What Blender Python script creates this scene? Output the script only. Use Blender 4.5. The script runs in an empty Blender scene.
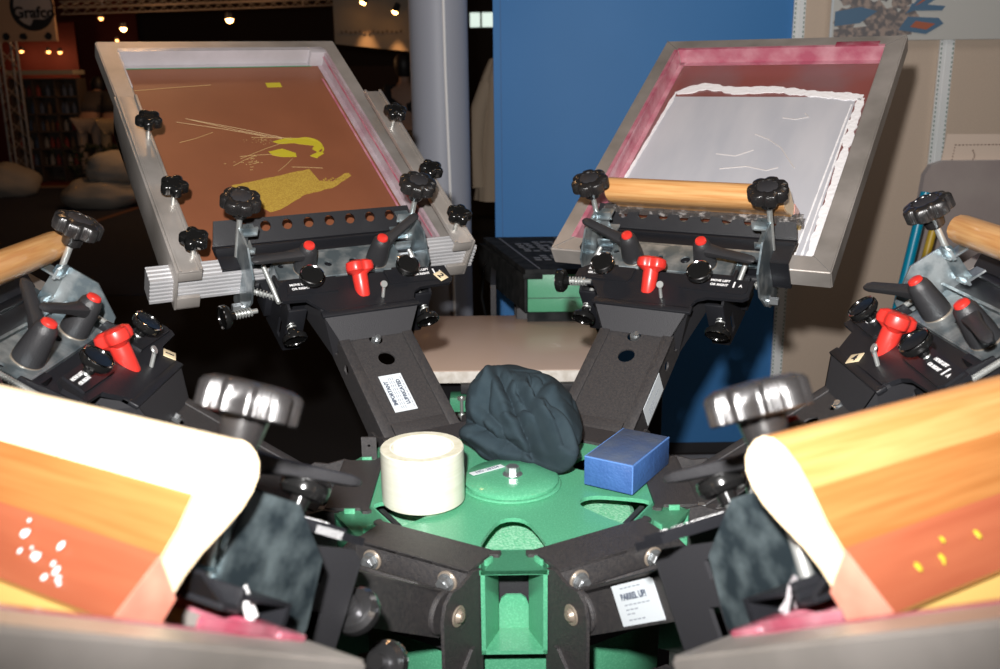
import bpy, bmesh, math, random
from math import sin, cos, pi, radians, sqrt
from mathutils import Vector, Matrix, noise
from mathutils.geometry import tessellate_polygon
random.seed(7)
COL = bpy.context.scene.collection
Z0 = 0.985                      # height of the carousel hub above the hall floor
V = Vector

# ------------------------------------------------------------------ camera numbers
CAM = V((-0.00932, -1.14395, 0.51567)); PITCH = radians(15.09307); ROLL = radians(0.66415); YAW = radians(0.00423)
FPX = 979.955
Rv = V((cos(YAW), -sin(YAW), 0)); Fh = V((sin(YAW), cos(YAW), 0)); Zv = V((0, 0, 1))
Fv = Fh*cos(PITCH) - Zv*sin(PITCH); Uv = Fh*sin(PITCH) + Zv*cos(PITCH)
CR = Rv*cos(ROLL) - Uv*sin(ROLL); CU = Rv*sin(ROLL) + Uv*cos(ROLL)
def ray(u, v): return Fv + CR*((u-500)/FPX) + CU*((334.5-v)/FPX)
def atz(u, v, z):               # point of the place seen at a pixel, on a level plane
    k = ray(u, v); return CAM + k*((z-CAM.z)/k.z)
def aty(u, v, y):               # ... on an upright plane
    k = ray(u, v); return CAM + k*((y-CAM.y)/k.y)

# ------------------------------------------------------------------ materials
MATS = {}
def mat(name, c, rough=.5, metal=0, c2=None, scale=20, bump=0, bscale=None, coat=0, emit=None, es=0, detail=4, contrast=(.35, .65),
        stretch=None, spec=.5, sheen=0, brough=None, alpha=1):
    if name in MATS: return MATS[name]
    m = bpy.data.materials.new(name); m.use_nodes = True; MATS[name] = m
    nt = m.node_tree; N = nt.nodes; L = nt.links
    b = N['Principled BSDF']
    b.inputs['Base Color'].default_value = (*c, 1); b.inputs['Roughness'].default_value = rough
    b.inputs['Metallic'].default_value = metal; b.inputs['Coat Weight'].default_value = coat
    b.inputs['Coat Roughness'].default_value = .12
    b.inputs['Specular IOR Level'].default_value = spec
    b.inputs['Sheen Weight'].default_value = sheen
    b.inputs['Alpha'].default_value = alpha
    if emit: b.inputs['Emission Color'].default_value = (*emit, 1); b.inputs['Emission Strength'].default_value = es
    tc = N.new('ShaderNodeTexCoord'); mp = N.new('ShaderNodeMapping'); L.new(tc.outputs['Object'], mp.inputs[0])
    if stretch: mp.inputs['Scale'].default_value = stretch
    if c2:
        n = N.new('ShaderNodeTexNoise'); n.inputs['Scale'].default_value = scale; n.inputs['Detail'].default_value = detail
        r = N.new('ShaderNodeValToRGB'); r.color_ramp.elements[0].position, r.color_ramp.elements[1].position = contrast
        r.color_ramp.elements[0].color = (*c, 1); r.color_ramp.elements[1].color = (*c2, 1)
        L.new(mp.outputs[0], n.inputs[0]); L.new(n.outputs['Fac'], r.inputs[0]); L.new(r.outputs[0], b.inputs['Base Color'])
        if brough is not None:
            mr = N.new('ShaderNodeMapRange'); mr.inputs['To Min'].default_value = rough; mr.inputs['To Max'].default_value = brough
            L.new(n.outputs['Fac'], mr.inputs[0]); L.new(mr.outputs[0], b.inputs['Roughness'])
    if bump:
        n = N.new('ShaderNodeTexNoise'); n.inputs['Scale'].default_value = bscale or scale; n.inputs['Detail'].default_value = 3
        bp = N.new('ShaderNodeBump'); bp.inputs['Strength'].default_value = bump; bp.inputs['Distance'].default_value = .002
        L.new(mp.outputs[0], n.inputs[0]); L.new(n.outputs['Fac'], bp.inputs['Height']); L.new(bp.outputs[0], b.inputs['Normal'])
    return m
BLK = mat('black powder coat', (.028, .027, .029), .5, c2=(.046, .042, .041), scale=300, bump=.45, bscale=900)
BLK3 = mat('satin black steel', (.010, .0105, .013), .42, bump=.2, bscale=600)
BLK2 = mat('matt black steel', (.022, .022, .025), .55, bump=.2, bscale=600)
GLOSS = mat('glossy black plastic', (.008, .008, .008), .16, spec=.6)
GRIP = mat('black fluted plastic', (.014, .013, .013), .27, spec=1.0)
LEV = mat('grey black nylon', (.024, .024, .026), .42, bump=.3, bscale=700)
RED = mat('red plastic', (.58, .030, .022), .36, coat=.15)
ZINC = mat('blue zinc plate', (.24, .30, .33), .24, .8, c2=(.58, .63, .64), scale=34, brough=.40, contrast=(.40,.62), bump=.15, bscale=60)
ZDARK = mat('tarnished zinc plate', (.06, .085, .10), .3, .8, c2=(.30, .38, .40), scale=38, brough=.45, contrast=(.42, .72), detail=6)
CHROME = mat('chrome', (.72, .72, .72), .14, 1)
THREAD = mat('zinc screw', (.62, .64, .62), .34, .75)
ALU = mat('worn aluminium', (.37, .34, .31), .34, .6, c2=(.55, .51, .475), scale=9, brough=.5, bump=.12, bscale=80, stretch=(1, 1, 1), detail=6)
ALUB = mat('bright ribbed aluminium', (.50, .50, .51), .4, .4)
GREEN = mat('green hammered paint', (.080, .33, .185), .34, c2=(.11, .40, .23), scale=420, bump=.25, bscale=500, coat=.25, contrast=(.5, .62))
GREEN2 = mat('green light speckled casting', (.12, .46, .25), .45, c2=(.34, .66, .46), scale=330, bump=.5, bscale=400)
STEELB = mat('hex bolt steel', (.45, .47, .48), .28, .85)
BRASS = mat('yellow zinc washer', (.30, .25, .20), .4, .4)
WOOD = mat('honey coloured wood', (.29, .112, .030), .42, c2=(.35, .15, .045), scale=9, stretch=(1.0, 22, 22), coat=.3, bump=.08, bscale=20, detail=7)
WOODEND = mat('pale wood', (.80, .62, .40), .45, c2=(.86, .70, .48), scale=30, stretch=(1, 8, 8))
WOODP = mat('pale handle wood', (.50, .23, .075), .38, c2=(.62, .35, .14), scale=10, stretch=(1.0, 20, 20), coat=.3)
STAIN = mat('red stained wood', (.30, .080, .038), .4, c2=(.34, .10, .048), scale=9, stretch=(1.0, 14, 14), coat=.3)
PINK = mat('pink stained clear tape', (.40, .10, .15), .2, c2=(.52, .25, .29), scale=22, coat=.5, bump=.5, bscale=40)
PINKF = mat('pink film', (.30, .045, .08), .22, c2=(.36, .15, .18), scale=30, coat=.5, bump=.8, bscale=60)
CLEAR = mat('crumpled clear tape', (.10, .09, .085), .14, c2=(.50, .47, .45), scale=90, contrast=(.55,.66), coat=.6, bump=.9, bscale=120, alpha=.55)
PTAPE = mat('faint pink tape', (.34, .22, .25), .2, c2=(.42, .36, .38), scale=14, coat=.5, bump=.6, bscale=60)
CLTAPE = mat('clear silvery tape', (.36, .34, .35), .2, c2=(.42, .39, .41), scale=14, coat=.5, bump=.5, bscale=50)
MBROWN = mat('brown emulsion mesh', (.195, .068, .033), .42, c2=(.225, .08, .038), scale=6, coat=.15)
MPINK = mat('reddish brown mesh', (.22, .065, .055), .4, c2=(.20, .10, .10), scale=9, coat=.2)
YEL = mat('open yellow stencil', (.33, .20, .03), .6, c2=(.42, .28, .045), scale=420, bump=.2, bscale=500, contrast=(.48, .52))
YELB = mat('bright yellow ink', (.46, .38, .025), .4)
YELP = mat('faint yellow scratch', (.42, .29, .12), .5)
INKG = mat('grey white wet ink', (.44, .45, .49), .35, c2=(.52, .52, .55), scale=5, stretch=(3, .8, 1), coat=.2)
INKW = mat('thick white ink', (.85, .84, .85), .35, bump=.8, bscale=120)
INKF = mat('yellowish ink trace', (.55, .52, .50), .35)
TAPEBODY = mat('rolled clear packing tape', (.55, .55, .45), .3, c2=(.60, .60, .51), scale=5, stretch=(1, 1, 60), coat=.3)
TAPETOP = mat('tape roll edge', (.60, .58, .44), .4, c2=(.72, .70, .58), scale=100)
CORE = mat('cardboard core', (.9, .85, .72), .7)
CLOTH = mat('dark teal grey cotton', (.018, .030, .038), .95, bump=.35, bscale=900, c2=(.022, .035, .043), scale=60, spec=.2)
BLUEF = mat('blue scuffed foam', (.028, .085, .25), .6, c2=(.036, .105, .29), scale=50, bump=.5, bscale=260)
BLUEF2 = mat('greyed blue top', (.045, .075, .155), .7, c2=(.07, .095, .15), scale=35, bump=.5, bscale=200)
BLUEFE = mat('light blue worn edge', (.09, .20, .48), .5)
LABEL = mat('white label', (.62, .67, .70), .5)
INKB = mat('label print', (.10, .12, .16), .6)
INKL = mat('pale label print', (.25, .28, .33), .6)
WHITE = mat('white print', (.75, .75, .75), .5)
TAG = mat('cream number tag', (.68, .56, .36), .5)
BLUEW = mat('blue painted wall', (.050, .215, .52), .62, c2=(.055, .225, .54), scale=3, bump=.06, bscale=150)
TAN = mat('tan fabric wall', (.58, .465, .37), .85, c2=(.64, .52, .41), scale=260, bump=.3, bscale=420)
UPR = mat('white slotted metal', (.82, .86, .86), .4, c2=(.88, .90, .90), scale=4)
SLOT = mat('green grey slot', (.15, .25, .21), .5)
PALLET = mat('smooth pallet board', (.66, .49, .38), .45, c2=(.70, .53, .43), scale=4, coat=.15)
PEDGE = mat('white pallet edge', (.78, .74, .68), .6, c2=(.62, .57, .5), scale=60)
COLM = mat('pale grey column', (.33, .35, .41), .5)
def dk(n, c, **k): return mat(n, c, k.pop('rough', .7), **k)
FLOORB = mat('black carpet', (.010, .009, .009), .95, c2=(.016, .012, .012), scale=90)
FLOORD = mat('dark blue carpet', (.03, .035, .06), .95)
REDC = mat('red carpet', (.20, .035, .02), .95)
REDW = mat('deep red wall', (.09, .010, .007), .8)
DARKW = mat('dark hall wall', (.035, .02, .016), .9)
BEIGE = mat('beige sign panel', (.34, .27, .21), .8)
CREAM = mat('cream bean bag fabric', (.50, .46, .40), .9, bump=.3, bscale=8)
GREYF = mat('grey brown fleece', (.31, .26, .25), .95, c2=(.36, .31, .29), scale=7, sheen=.3, bump=.25, bscale=300)
PAPER = mat('warm white paper', (.70, .57, .47), .7)
POST = mat('poster paper', (.58, .58, .55), .5)
PUR = mat('purple ink', (.13, .03, .50), .3, coat=.4)
ORI = mat('orange yellow ink', (.85, .36, .02), .35, coat=.4, c2=(.85, .45, .03), scale=20)
YI = mat('wet yellow ink', (.9, .60, .01), .3, coat=.4)
CYAN = mat('cyan blue plastic', (.0, .26, .42), .35, coat=.2)
YPL = mat('yellow plastic', (.55, .36, .03), .4)
BWOOD = mat('brown plywood', (.26, .10, .035), .6)
BWOODG = mat('mitre seam grey', (.16, .15, .14), .6)  # colour of the dark seam lines at the mitred corners
SKIN = mat('skin', (.45, .26, .18), .6)
LAMP = mat('lamp glow', (1, .6, .25), .5, emit=(1, .50, .14), es=28)
LAMPS = mat('small lamp glow', (1, .6, .25), .5, emit=(1, .42, .12), es=5)
WIN = mat('daylit window', (.8, .9, .85), .5, emit=(.85, 1, .9), es=.9)

# ------------------------------------------------------------------ mesh helpers
def merge(bm, tmp, M=None, mi=0):
    if M is not None: bmesh.ops.transform(tmp, matrix=M, verts=tmp.verts)
    me = bpy.data.meshes.new('t')
    for f in tmp.faces: f.material_index = mi
    tmp.to_mesh(me); tmp.free(); bm.from_mesh(me); bpy.data.meshes.remove(me)
def T(x, y=None, z=None):
    return Matrix.Translation(V((x, y, z)) if y is not None else V(x))
def Rx(a): return Matrix.Rotation(radians(a), 4, 'X')
def Ry(a): return Matrix.Rotation(radians(a), 4, 'Y')
def Rz(a): return Matrix.Rotation(radians(a), 4, 'Z')
def frameM(o, z, x=None):       # matrix whose z axis is z
    z = V(z).normalized(); x = V(x) if x is not None else (V((1, 0, 0)) if abs(z.x) < .9 else V((0, 1, 0)))
    x = (x - z*x.dot(z)).normalized(); y = z.cross(x)
    m = Matrix((x, y, z)).transposed().to_4x4(); m.translation = V(o); return m
def box(bm, c, s, M=None, bev=0, seg=2, mi=0):
    t = bmesh.new(); bmesh.ops.create_cube(t, size=1)
    bmesh.ops.scale(t, vec=s, verts=t.verts)
    if bev: bmesh.ops.bevel(t, geom=t.edges[:], offset=bev, segments=seg, affect='EDGES', profile=.5)
    MM = T(c) if M is None else (M @ T(c)); merge(bm, t, MM, mi)
def boxm(bm, a, b, **k):        # by min and max corner
    a, b = V(a), V(b); box(bm, (a+b)/2, b-a, **k)
def lathe(bm, prof, M=None, seg=32, mi=0, mod=None, close=True):
    t = bmesh.new(); rings = []
    for r, z in prof:
        if r < 1e-6: rings.append([t.verts.new((0, 0, z))])
        else:
            ring = []
            for i in range(seg):
                a = 2*pi*i/seg; rr = r*(mod(a, z) if mod else 1); ring.append(t.verts.new((rr*cos(a), rr*sin(a), z)))
            rings.append(ring)
    for A, B in zip(rings, rings[1:]):
        for i in range(seg):
            j = (i+1) % seg
            if len(A) == 1 and len(B) == 1: continue
            if len(A) == 1: t.faces.new((A[0], B[i], B[j]))
            elif len(B) == 1: t.faces.new((A[i], A[j], B[0]))
            else: t.faces.new((A[i], A[j], B[j], B[i]))
    if close:
        if len(rings[0]) > 1: t.faces.new(rings[0][::-1])
        if len(rings[-1]) > 1: t.faces.new(rings[-1])
    bmesh.ops.recalc_face_normals(t, faces=t.faces)
    merge(bm, t, M, mi)
def cyl(bm, p0, p1, r, r1=None, seg=20, mi=0, bev=0):
    p0, p1 = V(p0), V(p1); h = (p1-p0).length; r1 = r if r1 is None else r1
    pr = [(r, 0), (r1, h)] if not bev else [(r-bev, 0), (r, bev), (r1, h-bev), (r1-bev, h)]
    lathe(bm, [(0, 0)]+pr+[(0, h)], frameM(p0, p1-p0), seg, mi)
def thread(bm, p0, p1, r, pitch=.003, seg=14, amp=.18, mi=0):
    p0, p1 = V(p0), V(p1); h = (p1-p0).length; n = max(2, int(h/pitch)); pr = [(0, 0)]
    for i in range(n): pr += [(r*(1-amp), i*h/n), (r, (i+.5)*h/n)]
    pr += [(r*(1-amp), h), (0, h)]; lathe(bm, pr, frameM(p0, p1-p0), seg, mi)
def spring(bm, p0, p1, R, r, turns, seg=10, mi=0):
    p0, p1 = V(p0), V(p1); M = frameM(p0, p1-p0); h = (p1-p0).length
    pts = [M @ V((R*cos(2*pi*turns*k/(seg*turns)), R*sin(2*pi*turns*k/(seg*turns)), h*k/(seg*turns))) for k in range(int(seg*turns)+1)]
    tube(bm, pts, r, 6, mi)
def tube(bm, pts, r, seg=8, mi=0):
    pts = [V(p) for p in pts]; t = bmesh.new(); rings = []; up = None
    for i, p in enumerate(pts):
        d = (pts[min(i+1, len(pts)-1)]-pts[max(i-1, 0)]).normalized()
        if up is None: up = d.orthogonal().normalized()
        up = (up - d*up.dot(d)).normalized(); s = d.cross(up); rr = r[i] if isinstance(r, (list, tuple)) else r
        rings.append([t.verts.new(p + (up*cos(2*pi*k/seg)+s*sin(2*pi*k/seg))*rr) for k in range(seg)])
    for A, B in zip(rings, rings[1:]):
        for i in range(seg): t.faces.new((A[i], A[(i+1) % seg], B[(i+1) % seg], B[i]))
    t.faces.new(rings[0][::-1]); t.faces.new(rings[-1]); merge(bm, t, None, mi)
def plate(bm, outer, holes=(), th=.003, M=None, mi=0):   # flat shape in xy with holes, z from 0 to th
    loops = [[V((x, y, 0)) for x, y in outer]] + [[V((x, y, 0)) for x, y in h] for h in holes]
    tri = tessellate_polygon(loops); flat = [p for l in loops for p in l]
    t = bmesh.new(); a = [t.verts.new((p.x, p.y, 0)) for p in flat]; b = [t.verts.new((p.x, p.y, th)) for p in flat]
    for i, j, k in tri:
        try: t.faces.new((a[i], a[j], a[k])); t.faces.new((b[k], b[j], b[i]))
        except ValueError: pass
    o = 0
    for l in loops:
        n = len(l)
        for i in range(n):
            j = (i+1) % n
            try: t.faces.new((a[o+i], a[o+j], b[o+j], b[o+i]))
            except ValueError: pass
        o += n
    bmesh.ops.recalc_face_normals(t, faces=t.faces); bmesh.ops.dissolve_limit(t, angle_limit=.001, verts=t.verts, edges=t.edges)
    merge(bm, t, M, mi)
def circ(cx, cy, r, n=20, sx=1, sy=1): return [(cx+r*sx*cos(2*pi*i/n), cy+r*sy*sin(2*pi*i/n)) for i in range(n)]
PX = Matrix(((0, 0, 1, 0), (1, 0, 0, 0), (0, 1, 0, 0), (0, 0, 0, 1)))   # plate xy -> world yz, thickness along x
PY = Matrix(((1, 0, 0, 0), (0, 0, 1, 0), (0, 1, 0, 0), (0, 0, 0, 1)))   # plate xy -> world xz, thickness along y
def slab(bm, pts, th, n, mi=0):   # polygon of 3-D points thickened along n
    t = bmesh.new(); n = V(n); a = [t.verts.new(V(p)) for p in pts]; b = [t.verts.new(V(p)+n*th) for p in pts]
    t.faces.new(a); t.faces.new(b[::-1])
    for i in range(len(a)): j = (i+1) % len(a); t.faces.new((a[i], a[j], b[j], b[i]))
    bmesh.ops.recalc_face_normals(t, faces=t.faces); merge(bm, t, None, mi)
def star(bm, R, h, lobes=7, M=None, seg=84, depth=.13, w=.17, mi=0):
    p = 2*pi/lobes
    def mod(a, z):
        d = ((a + p/2) % p) - p/2; return 1 - depth*math.exp(-(d/w)**2)
    lathe(bm, [(0, 0), (R*.55, 0), (R*.92, 0), (R, h*.10), (R*1.0, h*.70), (R*.93, h*.86), (R*.74, h*.98), (R*.60, h*1.0), (R*.54, h*.97), (R*.52, h*.9), (0, h*.9)], M, seg, mi, mod)
def fluted(bm, R, h, lobes=7, M=None, depth=.15, w=.16, n=98):
    p = 2*pi/lobes
    def mod(a, z):
        d = ((a + p/2) % p) - p/2; g = .0085*(cos(n*a)-1) if .0005 < z < h*.8 else 0
        return 1 - depth*math.exp(-(d/w)**2) + g
    lathe(bm, [(0, 0), (R*.55, 0), (R*.95, 0), (R, h*.05), (R, h*.36), (R*1.0, h*.74), (R*.94, h*.87), (R*.76, h*.98), (R*.62, h*1.0), (R*.56, h*.97), (R*.54, h*.9), (0, h*.9)], M, n*6, 0, mod)
CACHE = {}
def mesh(key, fn, mats, smooth=35):
    if key in CACHE: return CACHE[key]
    bm = bmesh.new(); fn(bm); me = bpy.data.meshes.new(key)
    bm.to_mesh(me); bm.free()
    for m in (mats if isinstance(mats, (list, tuple)) else [mats]): me.materials.append(m)
    if smooth: me.shade_smooth(); me.set_sharp_from_angle(angle=radians(smooth))
    CACHE[key] = me; return me
KEYN = [0]
def O(name, fn, mats, parent=None, off=(0, 0, 0), M=None, key=None, smooth=35, label=None):
    if key is None: KEYN[0] += 1; key = name+str(KEYN[0])
    o = bpy.data.objects.new(name, mesh(key, fn, mats, smooth)); COL.objects.link(o)
    if parent is not None: o.parent = parent
    o.matrix_local = T(V(off)) @ (M if M is not None else Matrix())
    if label: o['label'] = label
    return o
def tag(o, label=None, cat=None, group=None, kind=None):
    for k, v in (('label', label), ('category', cat), ('group', group), ('kind', kind)):
        if v: o[k] = v
    return o
def thing(name, label, cat, M, group=None):
    e = bpy.data.objects.new(name, None); e.empty_display_size = .02; COL.objects.link(e); e.matrix_world = M
    return tag(e, label, cat, group)
def W0(M=None): return T(0, 0, Z0) @ (M if M is not None else Matrix())
def textmesh(s, size, ext=.0002, bold=0):
    cu = bpy.data.curves.new('t', 'FONT'); cu.body = s; cu.size = size; cu.extrude = ext; cu.align_x = 'CENTER'; cu.align_y = 'CENTER'; cu.offset = bold
    o = bpy.data.objects.new('t', cu); me = bpy.data.meshes.new_from_object(o)
    bpy.data.objects.remove(o); bpy.data.curves.remove(cu); return me
def text(bm, s, size, M, mi=0, bold=0):
    me = textmesh(s, size, bold=bold); t = bmesh.new(); t.from_mesh(me); bpy.data.meshes.remove(me); merge(bm, t, M, mi)

# ------------------------------------------------------------------ station frames
R0, ZZ, TILT, ROT = .6082, .19511, 33.39715, .06021
def station(az, tilt):
    a = radians(az+ROT); t = radians(tilt); T0 = radians(TILT); dt = t-T0; pr, pz = .12, -.03
    def w(x, y, z):
        rr = R0+y*cos(T0)-z*sin(T0); zz = ZZ+y*sin(T0)+z*cos(T0)
        rr, zz = pr+(rr-pr)*cos(dt)-(zz-pz)*sin(dt), pz+(rr-pr)*sin(dt)+(zz-pz)*cos(dt)
        return V((sin(a)*rr+cos(a)*x, cos(a)*rr-sin(a)*x, zz))
    o = w(0, 0, 0); m = Matrix((w(1, 0, 0)-o, w(0, 1, 0)-o, w(0, 0, 1)-o)).transposed().to_4x4(); m.translation = o
    return W0(m)
ST = {'BR': station(30, TILT), 'BL': station(-30, TILT), 'R': station(90, 34.436), 'L': station(-90, 32.994),
      'NR': station(150, 33.073), 'NL': station(-150, 33.073)}
PIV = V((0, -.414, .0175))

# ------------------------------------------------------------------ print arm parts (head coordinates: x across, y outward, z off the screen)
def f_beam(bm):
    hx = [circ(0, -.246, .0105)]
    plate(bm, [(-.062, -.425), (.062, -.425), (.062, -.17), (-.062, -.17)], [circ(0, -.257, .0135), circ(-.002, -.215, .011)], .003, T(0, 0, .033))
    for s in (-1, 1):
        plate(bm, [(-.425, -.008), (-.17, -.008), (-.17, .036), (-.425, .036)], [circ(-.208, .014, .0075), circ(-.252, .018, .0085), circ(-.30+.5, .01, .0)] [:2], .003, T(.059 if s > 0 else -.062, 0, 0) @ PX)
        boxm(bm, (s*.062-.0175*(s > 0), -.42, .0355), (s*.062+.0175*(s < 0), -.2, .0385), bev=.001)   # raised rails beside the groove
        cyl(bm, (s*.050, -.414, .0175), (s*.0665, -.414, .0175), .023, seg=28, bev=.002)
    boxm(bm, (-.044, -.424, .0355), (.044, -.384, .040), bev=.0012)
def f_screw(bm):
    cyl(bm, (-.004, -.214, .022), (.002, -.214, .041), .0042, seg=10)
    cyl(bm, (-.002, -.214, .030), (-.001, -.214, .0365), .0080, seg=6)
def f_gusset(bm):
    slab(bm, [(-.060, -.211, .037), (.060, -.211, .037), (.080, -.178, .064), (-.080, -.178, .064)], .004, (0, .6, -.5))
    slab(bm, [(-.080, -.178, .064), (.080, -.178, .064), (.080, -.10, .060), (-.080, -.10, .060)], .004, (0, 0, -1))
    for s in (-1, 1):
        slab(bm, [(s*.060, -.211, .037), (s*.080, -.178, .064), (s*.080, -.10, .062), (s*.080, -.10, -.005), (s*.062, -.205, -.006)], .003, (-s, 0, 0))
def f_cheek(s, nr=False):
    q = (0, -.012, -.028)[nr]
    def f(bm):
        plate(bm, [(-.142+q, -.04), (-.06, -.052), (-.045, .0), (-.06, .048), (-.13+q, .056), (-.142+q, .050)],
              [[(-.112, .026), (-.103, .026), (-.103, .040), (-.112, .040)], [(-.125, -.03), (-.112, -.03), (-.112, .006), (-.125, .006)]], .004, T(s*.122-.002, 0, 0) @ PX)
        boxm(bm, (min(s*.094, s*.124), -.146+q, -.04), (max(s*.094, s*.124), -.140+q, .050), bev=.002)
        boxm(bm, (min(s*.08, s*.122), -.08, -.02), (max(s*.08, s*.122), -.07, .045), bev=.001)
    return f
def f_register(bm):
    plate(bm, [(-.134, -.137), (-.096, -.139), (-.088, -.150), (-.074, -.168), (.076, -.170), (.086, -.150), (.10, -.143), (.155, -.141), (.163, -.134), (.162, -.100), (-.118, -.096), (-.134, -.108)], (), .006, T(0, 0, .060))
    plate(bm, [(-.122, -.128), (-.04, -.130), (-.034, -.12), (-.034, -.098), (-.115, -.098)], (), .003, T(0, 0, .066))
    plate(bm, [(.05, -.130), (.152, -.133), (.158, -.127), (.156, -.103), (.05, -.098)], (), .003, T(0, 0, .066))
    boxm(bm, (-.082, -.180, .060), (.084, -.167, .066), bev=.0015)
def f_regtext(bm):
    for x in (-.098, .112):
        text(bm, 'MOVE LEFT', .0062, T(x, -.108, .0693), bold=.0002)
        text(bm, 'OR RIGHT', .0062, T(x, -.117, .0693), bold=.0002)
    boxm(bm, (.134, -.120, .0690), (.1365, -.108, .0694)); text(bm, 'A', .008, T(.146, -.116, .0693), bold=.0002)
def f_carriage(bm):       # dark block under the zinc channel
    boxm(bm, (-.10, -.105, .004), (.10, -.012, .030), bev=.002)
    boxm(bm, (-.135, -.075, -.03), (.135, -.035, .012), bev=.002)
    cyl(bm, (-.155, -.02, -.01), (.155, -.02, -.01), .008)
def f_channel(bm):
    plate(bm, [(-.112, -.064), (.112, -.064), (.112, -.006), (-.112, -.006)], [circ(.026, -.036, .0085), circ(-.02, -.036, .0065), circ(-.1, -.03, .005)], .003, T(0, 0, .034))
    plate(bm, [(-.112, .003), (.112, .003), (.112, .036), (-.112, .036)], [circ(-.035, .018, .008), circ(.037, .018, .008), circ(.10, .02, .006)], .003, T(0, -.066, 0) @ PY)
    slab(bm, [(.112, -.066, .004), (.112, -.008, .004), (.112, -.02, .037), (.112, -.066, .037)], .003, (-1, 0, 0))
    slab(bm, [(-.112, -.066, .004), (-.112, -.008, .004), (-.112, -.02, .037), (-.112, -.066, .037)], .003, (1, 0, 0))
    slab(bm, [(.112, -.088, .036), (.112, -.062, .036), (.112, -.062, .006)], .002, (-1, 0, 0)); slab(bm, [(-.112, -.088, .036), (-.112, -.062, .036), (-.112, -.062, .006)], .002, (1, 0, 0))
    boxm(bm, (-.15, -.012, .006), (.15, .022, .010)); boxm(bm, (-.15, .000, .01), (.15, .004, .032))
def f_rod(s): return lambda bm: thread(bm, (s*.130, -.030, .042), (s*.130, -.116, .042), .0042, .0026, 14)
def f_clampnear(bm):      # the same clamp with its flange cut low, for the two near arms
    plate(bm, [(-.186, 0), (.186, 0), (.18, .022), (-.18, .022)], (), .003, Matrix.Translation(V((0, .056, .009))) @ Rx(37))
    boxm(bm, (-.187, .040, .006), (.187, .057, .010), bev=.001); boxm(bm, (-.187, .0, .013), (.187, .044, .0165), bev=.001)
    boxm(bm, (-.187, .040, .006), (.187, .044, .020), bev=.001); boxm(bm, (-.187, -.004, -.036), (.187, .0, .016)); boxm(bm, (-.187, -.004, -.0405), (.187, .05, -.0375))
def f_clampch(bm):        # black folded channel with the row of round holes
    holes = [circ(x*.0375-.019+.0, .028, .0088, 20, 1, 1.1) for x in range(-3, 5)] if 0 else [circ(-.130+.0385*i, .028, .0092, 20, 1, 1.0) for i in range(8)]
    M = Matrix.Translation(V((0, .060, .009))) @ Rx(37)
    plate(bm, [(-.186, 0), (.186, 0), (.178, .043), (-.178, .043)], holes, .003, M)
    boxm(bm, (-.187, .040, .006), (.187, .0605, .010), bev=.001)
    boxm(bm, (-.187, .0, .013), (.187, .044, .0165), bev=.001)
    boxm(bm, (-.187, .040, .009), (.187, .044, .022), bev=.001)
    boxm(bm, (-.187, -.004, -.036), (.187, .0, .016))
    boxm(bm, (-.187, -.004, -.0405), (.187, .05, -.0375))
def f_bracket(s):
    def f(bm):
        pts = [(.031, .075), (-.020, .075), (-.062, .044), (-.068, -.002), (-.046, -.046), (-.010, -.079), (.012, -.074), (.030, -.02)]
        plate(bm, pts, (), .0032, T(s*.155-.0016, 0, 0) @ PX)
        x0, x1 = sorted((s*.155, s*.125))
        boxm(bm, (x0, .024, .060), (x1, .0275, .076)); boxm(bm, (x0, .024, .018), (x1, .0275, .030))
        slab(bm, [(s*.155, .022, .075), (s*.155, .022, .018), (s*.136, .036, .018), (s*.141, .034, .075)], .002, (-s, 0, 0))
        boxm(bm, (x0+.004, .02, .062), (x1-.002, .048, .065)); boxm(bm, (x0+.004, .02, .022), (x1-.002, .052, .025))
    return f
def f_knobstem(bm): cyl(bm, (0, 0, -.108), (0, 0, -.008), .0046, seg=16, bev=.0008); cyl(bm, (0, 0, -.112), (0, 0, -.104), .003, seg=10); cyl(bm, (0, 0, -.113), (0, 0, -.109), .0055, seg=6)
def f_sqknob(bm):
    lathe(bm, [(0, -.022), (.0105, -.022), (.0125, -.020), (.0150, -.004), (.020, .0)], None, 28)
    fluted(bm, .0325, .0215, 7, T(0, 0, -.003))
def f_knobcap(bm): lathe(bm, [(0, .0160), (.0165, .0160), (.0165, .0172), (.0155, .0178), (0, .0178)], None, 32)
def f_levhub(bm):
    lathe(bm, [(0, 0), (.0180, 0), (.0188, .003), (.0182, .014), (.0148, .042), (.0135, .049), (.0100, .0535), (0, .0540)], None, 32)
    # the arm, leaving the hub near its top towards +x
    t = bmesh.new(); rings = []
    for x, w, z, h in ((.002, .0120, .035, .022), (.018, .0105, .038, .0165), (.04, .0085, .0415, .0115), (.065, .008, .0455, .0105), (.088, .0078, .049, .0095), (.096, .006, .050, .007), (.099, .0035, .0503, .004)):
        ring = []
        for k in range(12):
            a = 2*pi*k/12; cx = abs(cos(a))**.6*(1 if cos(a) > 0 else -1); sx = abs(sin(a))**.6*(1 if sin(a) > 0 else -1)
            ring.append(t.verts.new((x, w*cx, z+h*.5*sx)))
        rings.append(ring)
    for A, B in zip(rings, rings[1:]):
        for i in range(12): t.faces.new((A[i], A[(i+1) % 12], B[(i+1) % 12], B[i]))
    t.faces.new(rings[0][::-1]); t.faces.new(rings[-1]); bmesh.ops.recalc_face_normals(t, faces=t.faces); merge(bm, t)
def f_redcap(bm): lathe(bm, [(0, .050), (.0092, .050), (.0096, .0545), (.0086, .0572), (.006, .0585), (0, .0588)], None, 24)
def f_washer(bm): lathe(bm, [(0, -.003), (.0185, -.003), (.0185, -.0005), (0, -.0005)], None, 24); cyl(bm, (0, 0, -.001), (0, 0, .004), .012, seg=6)
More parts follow.
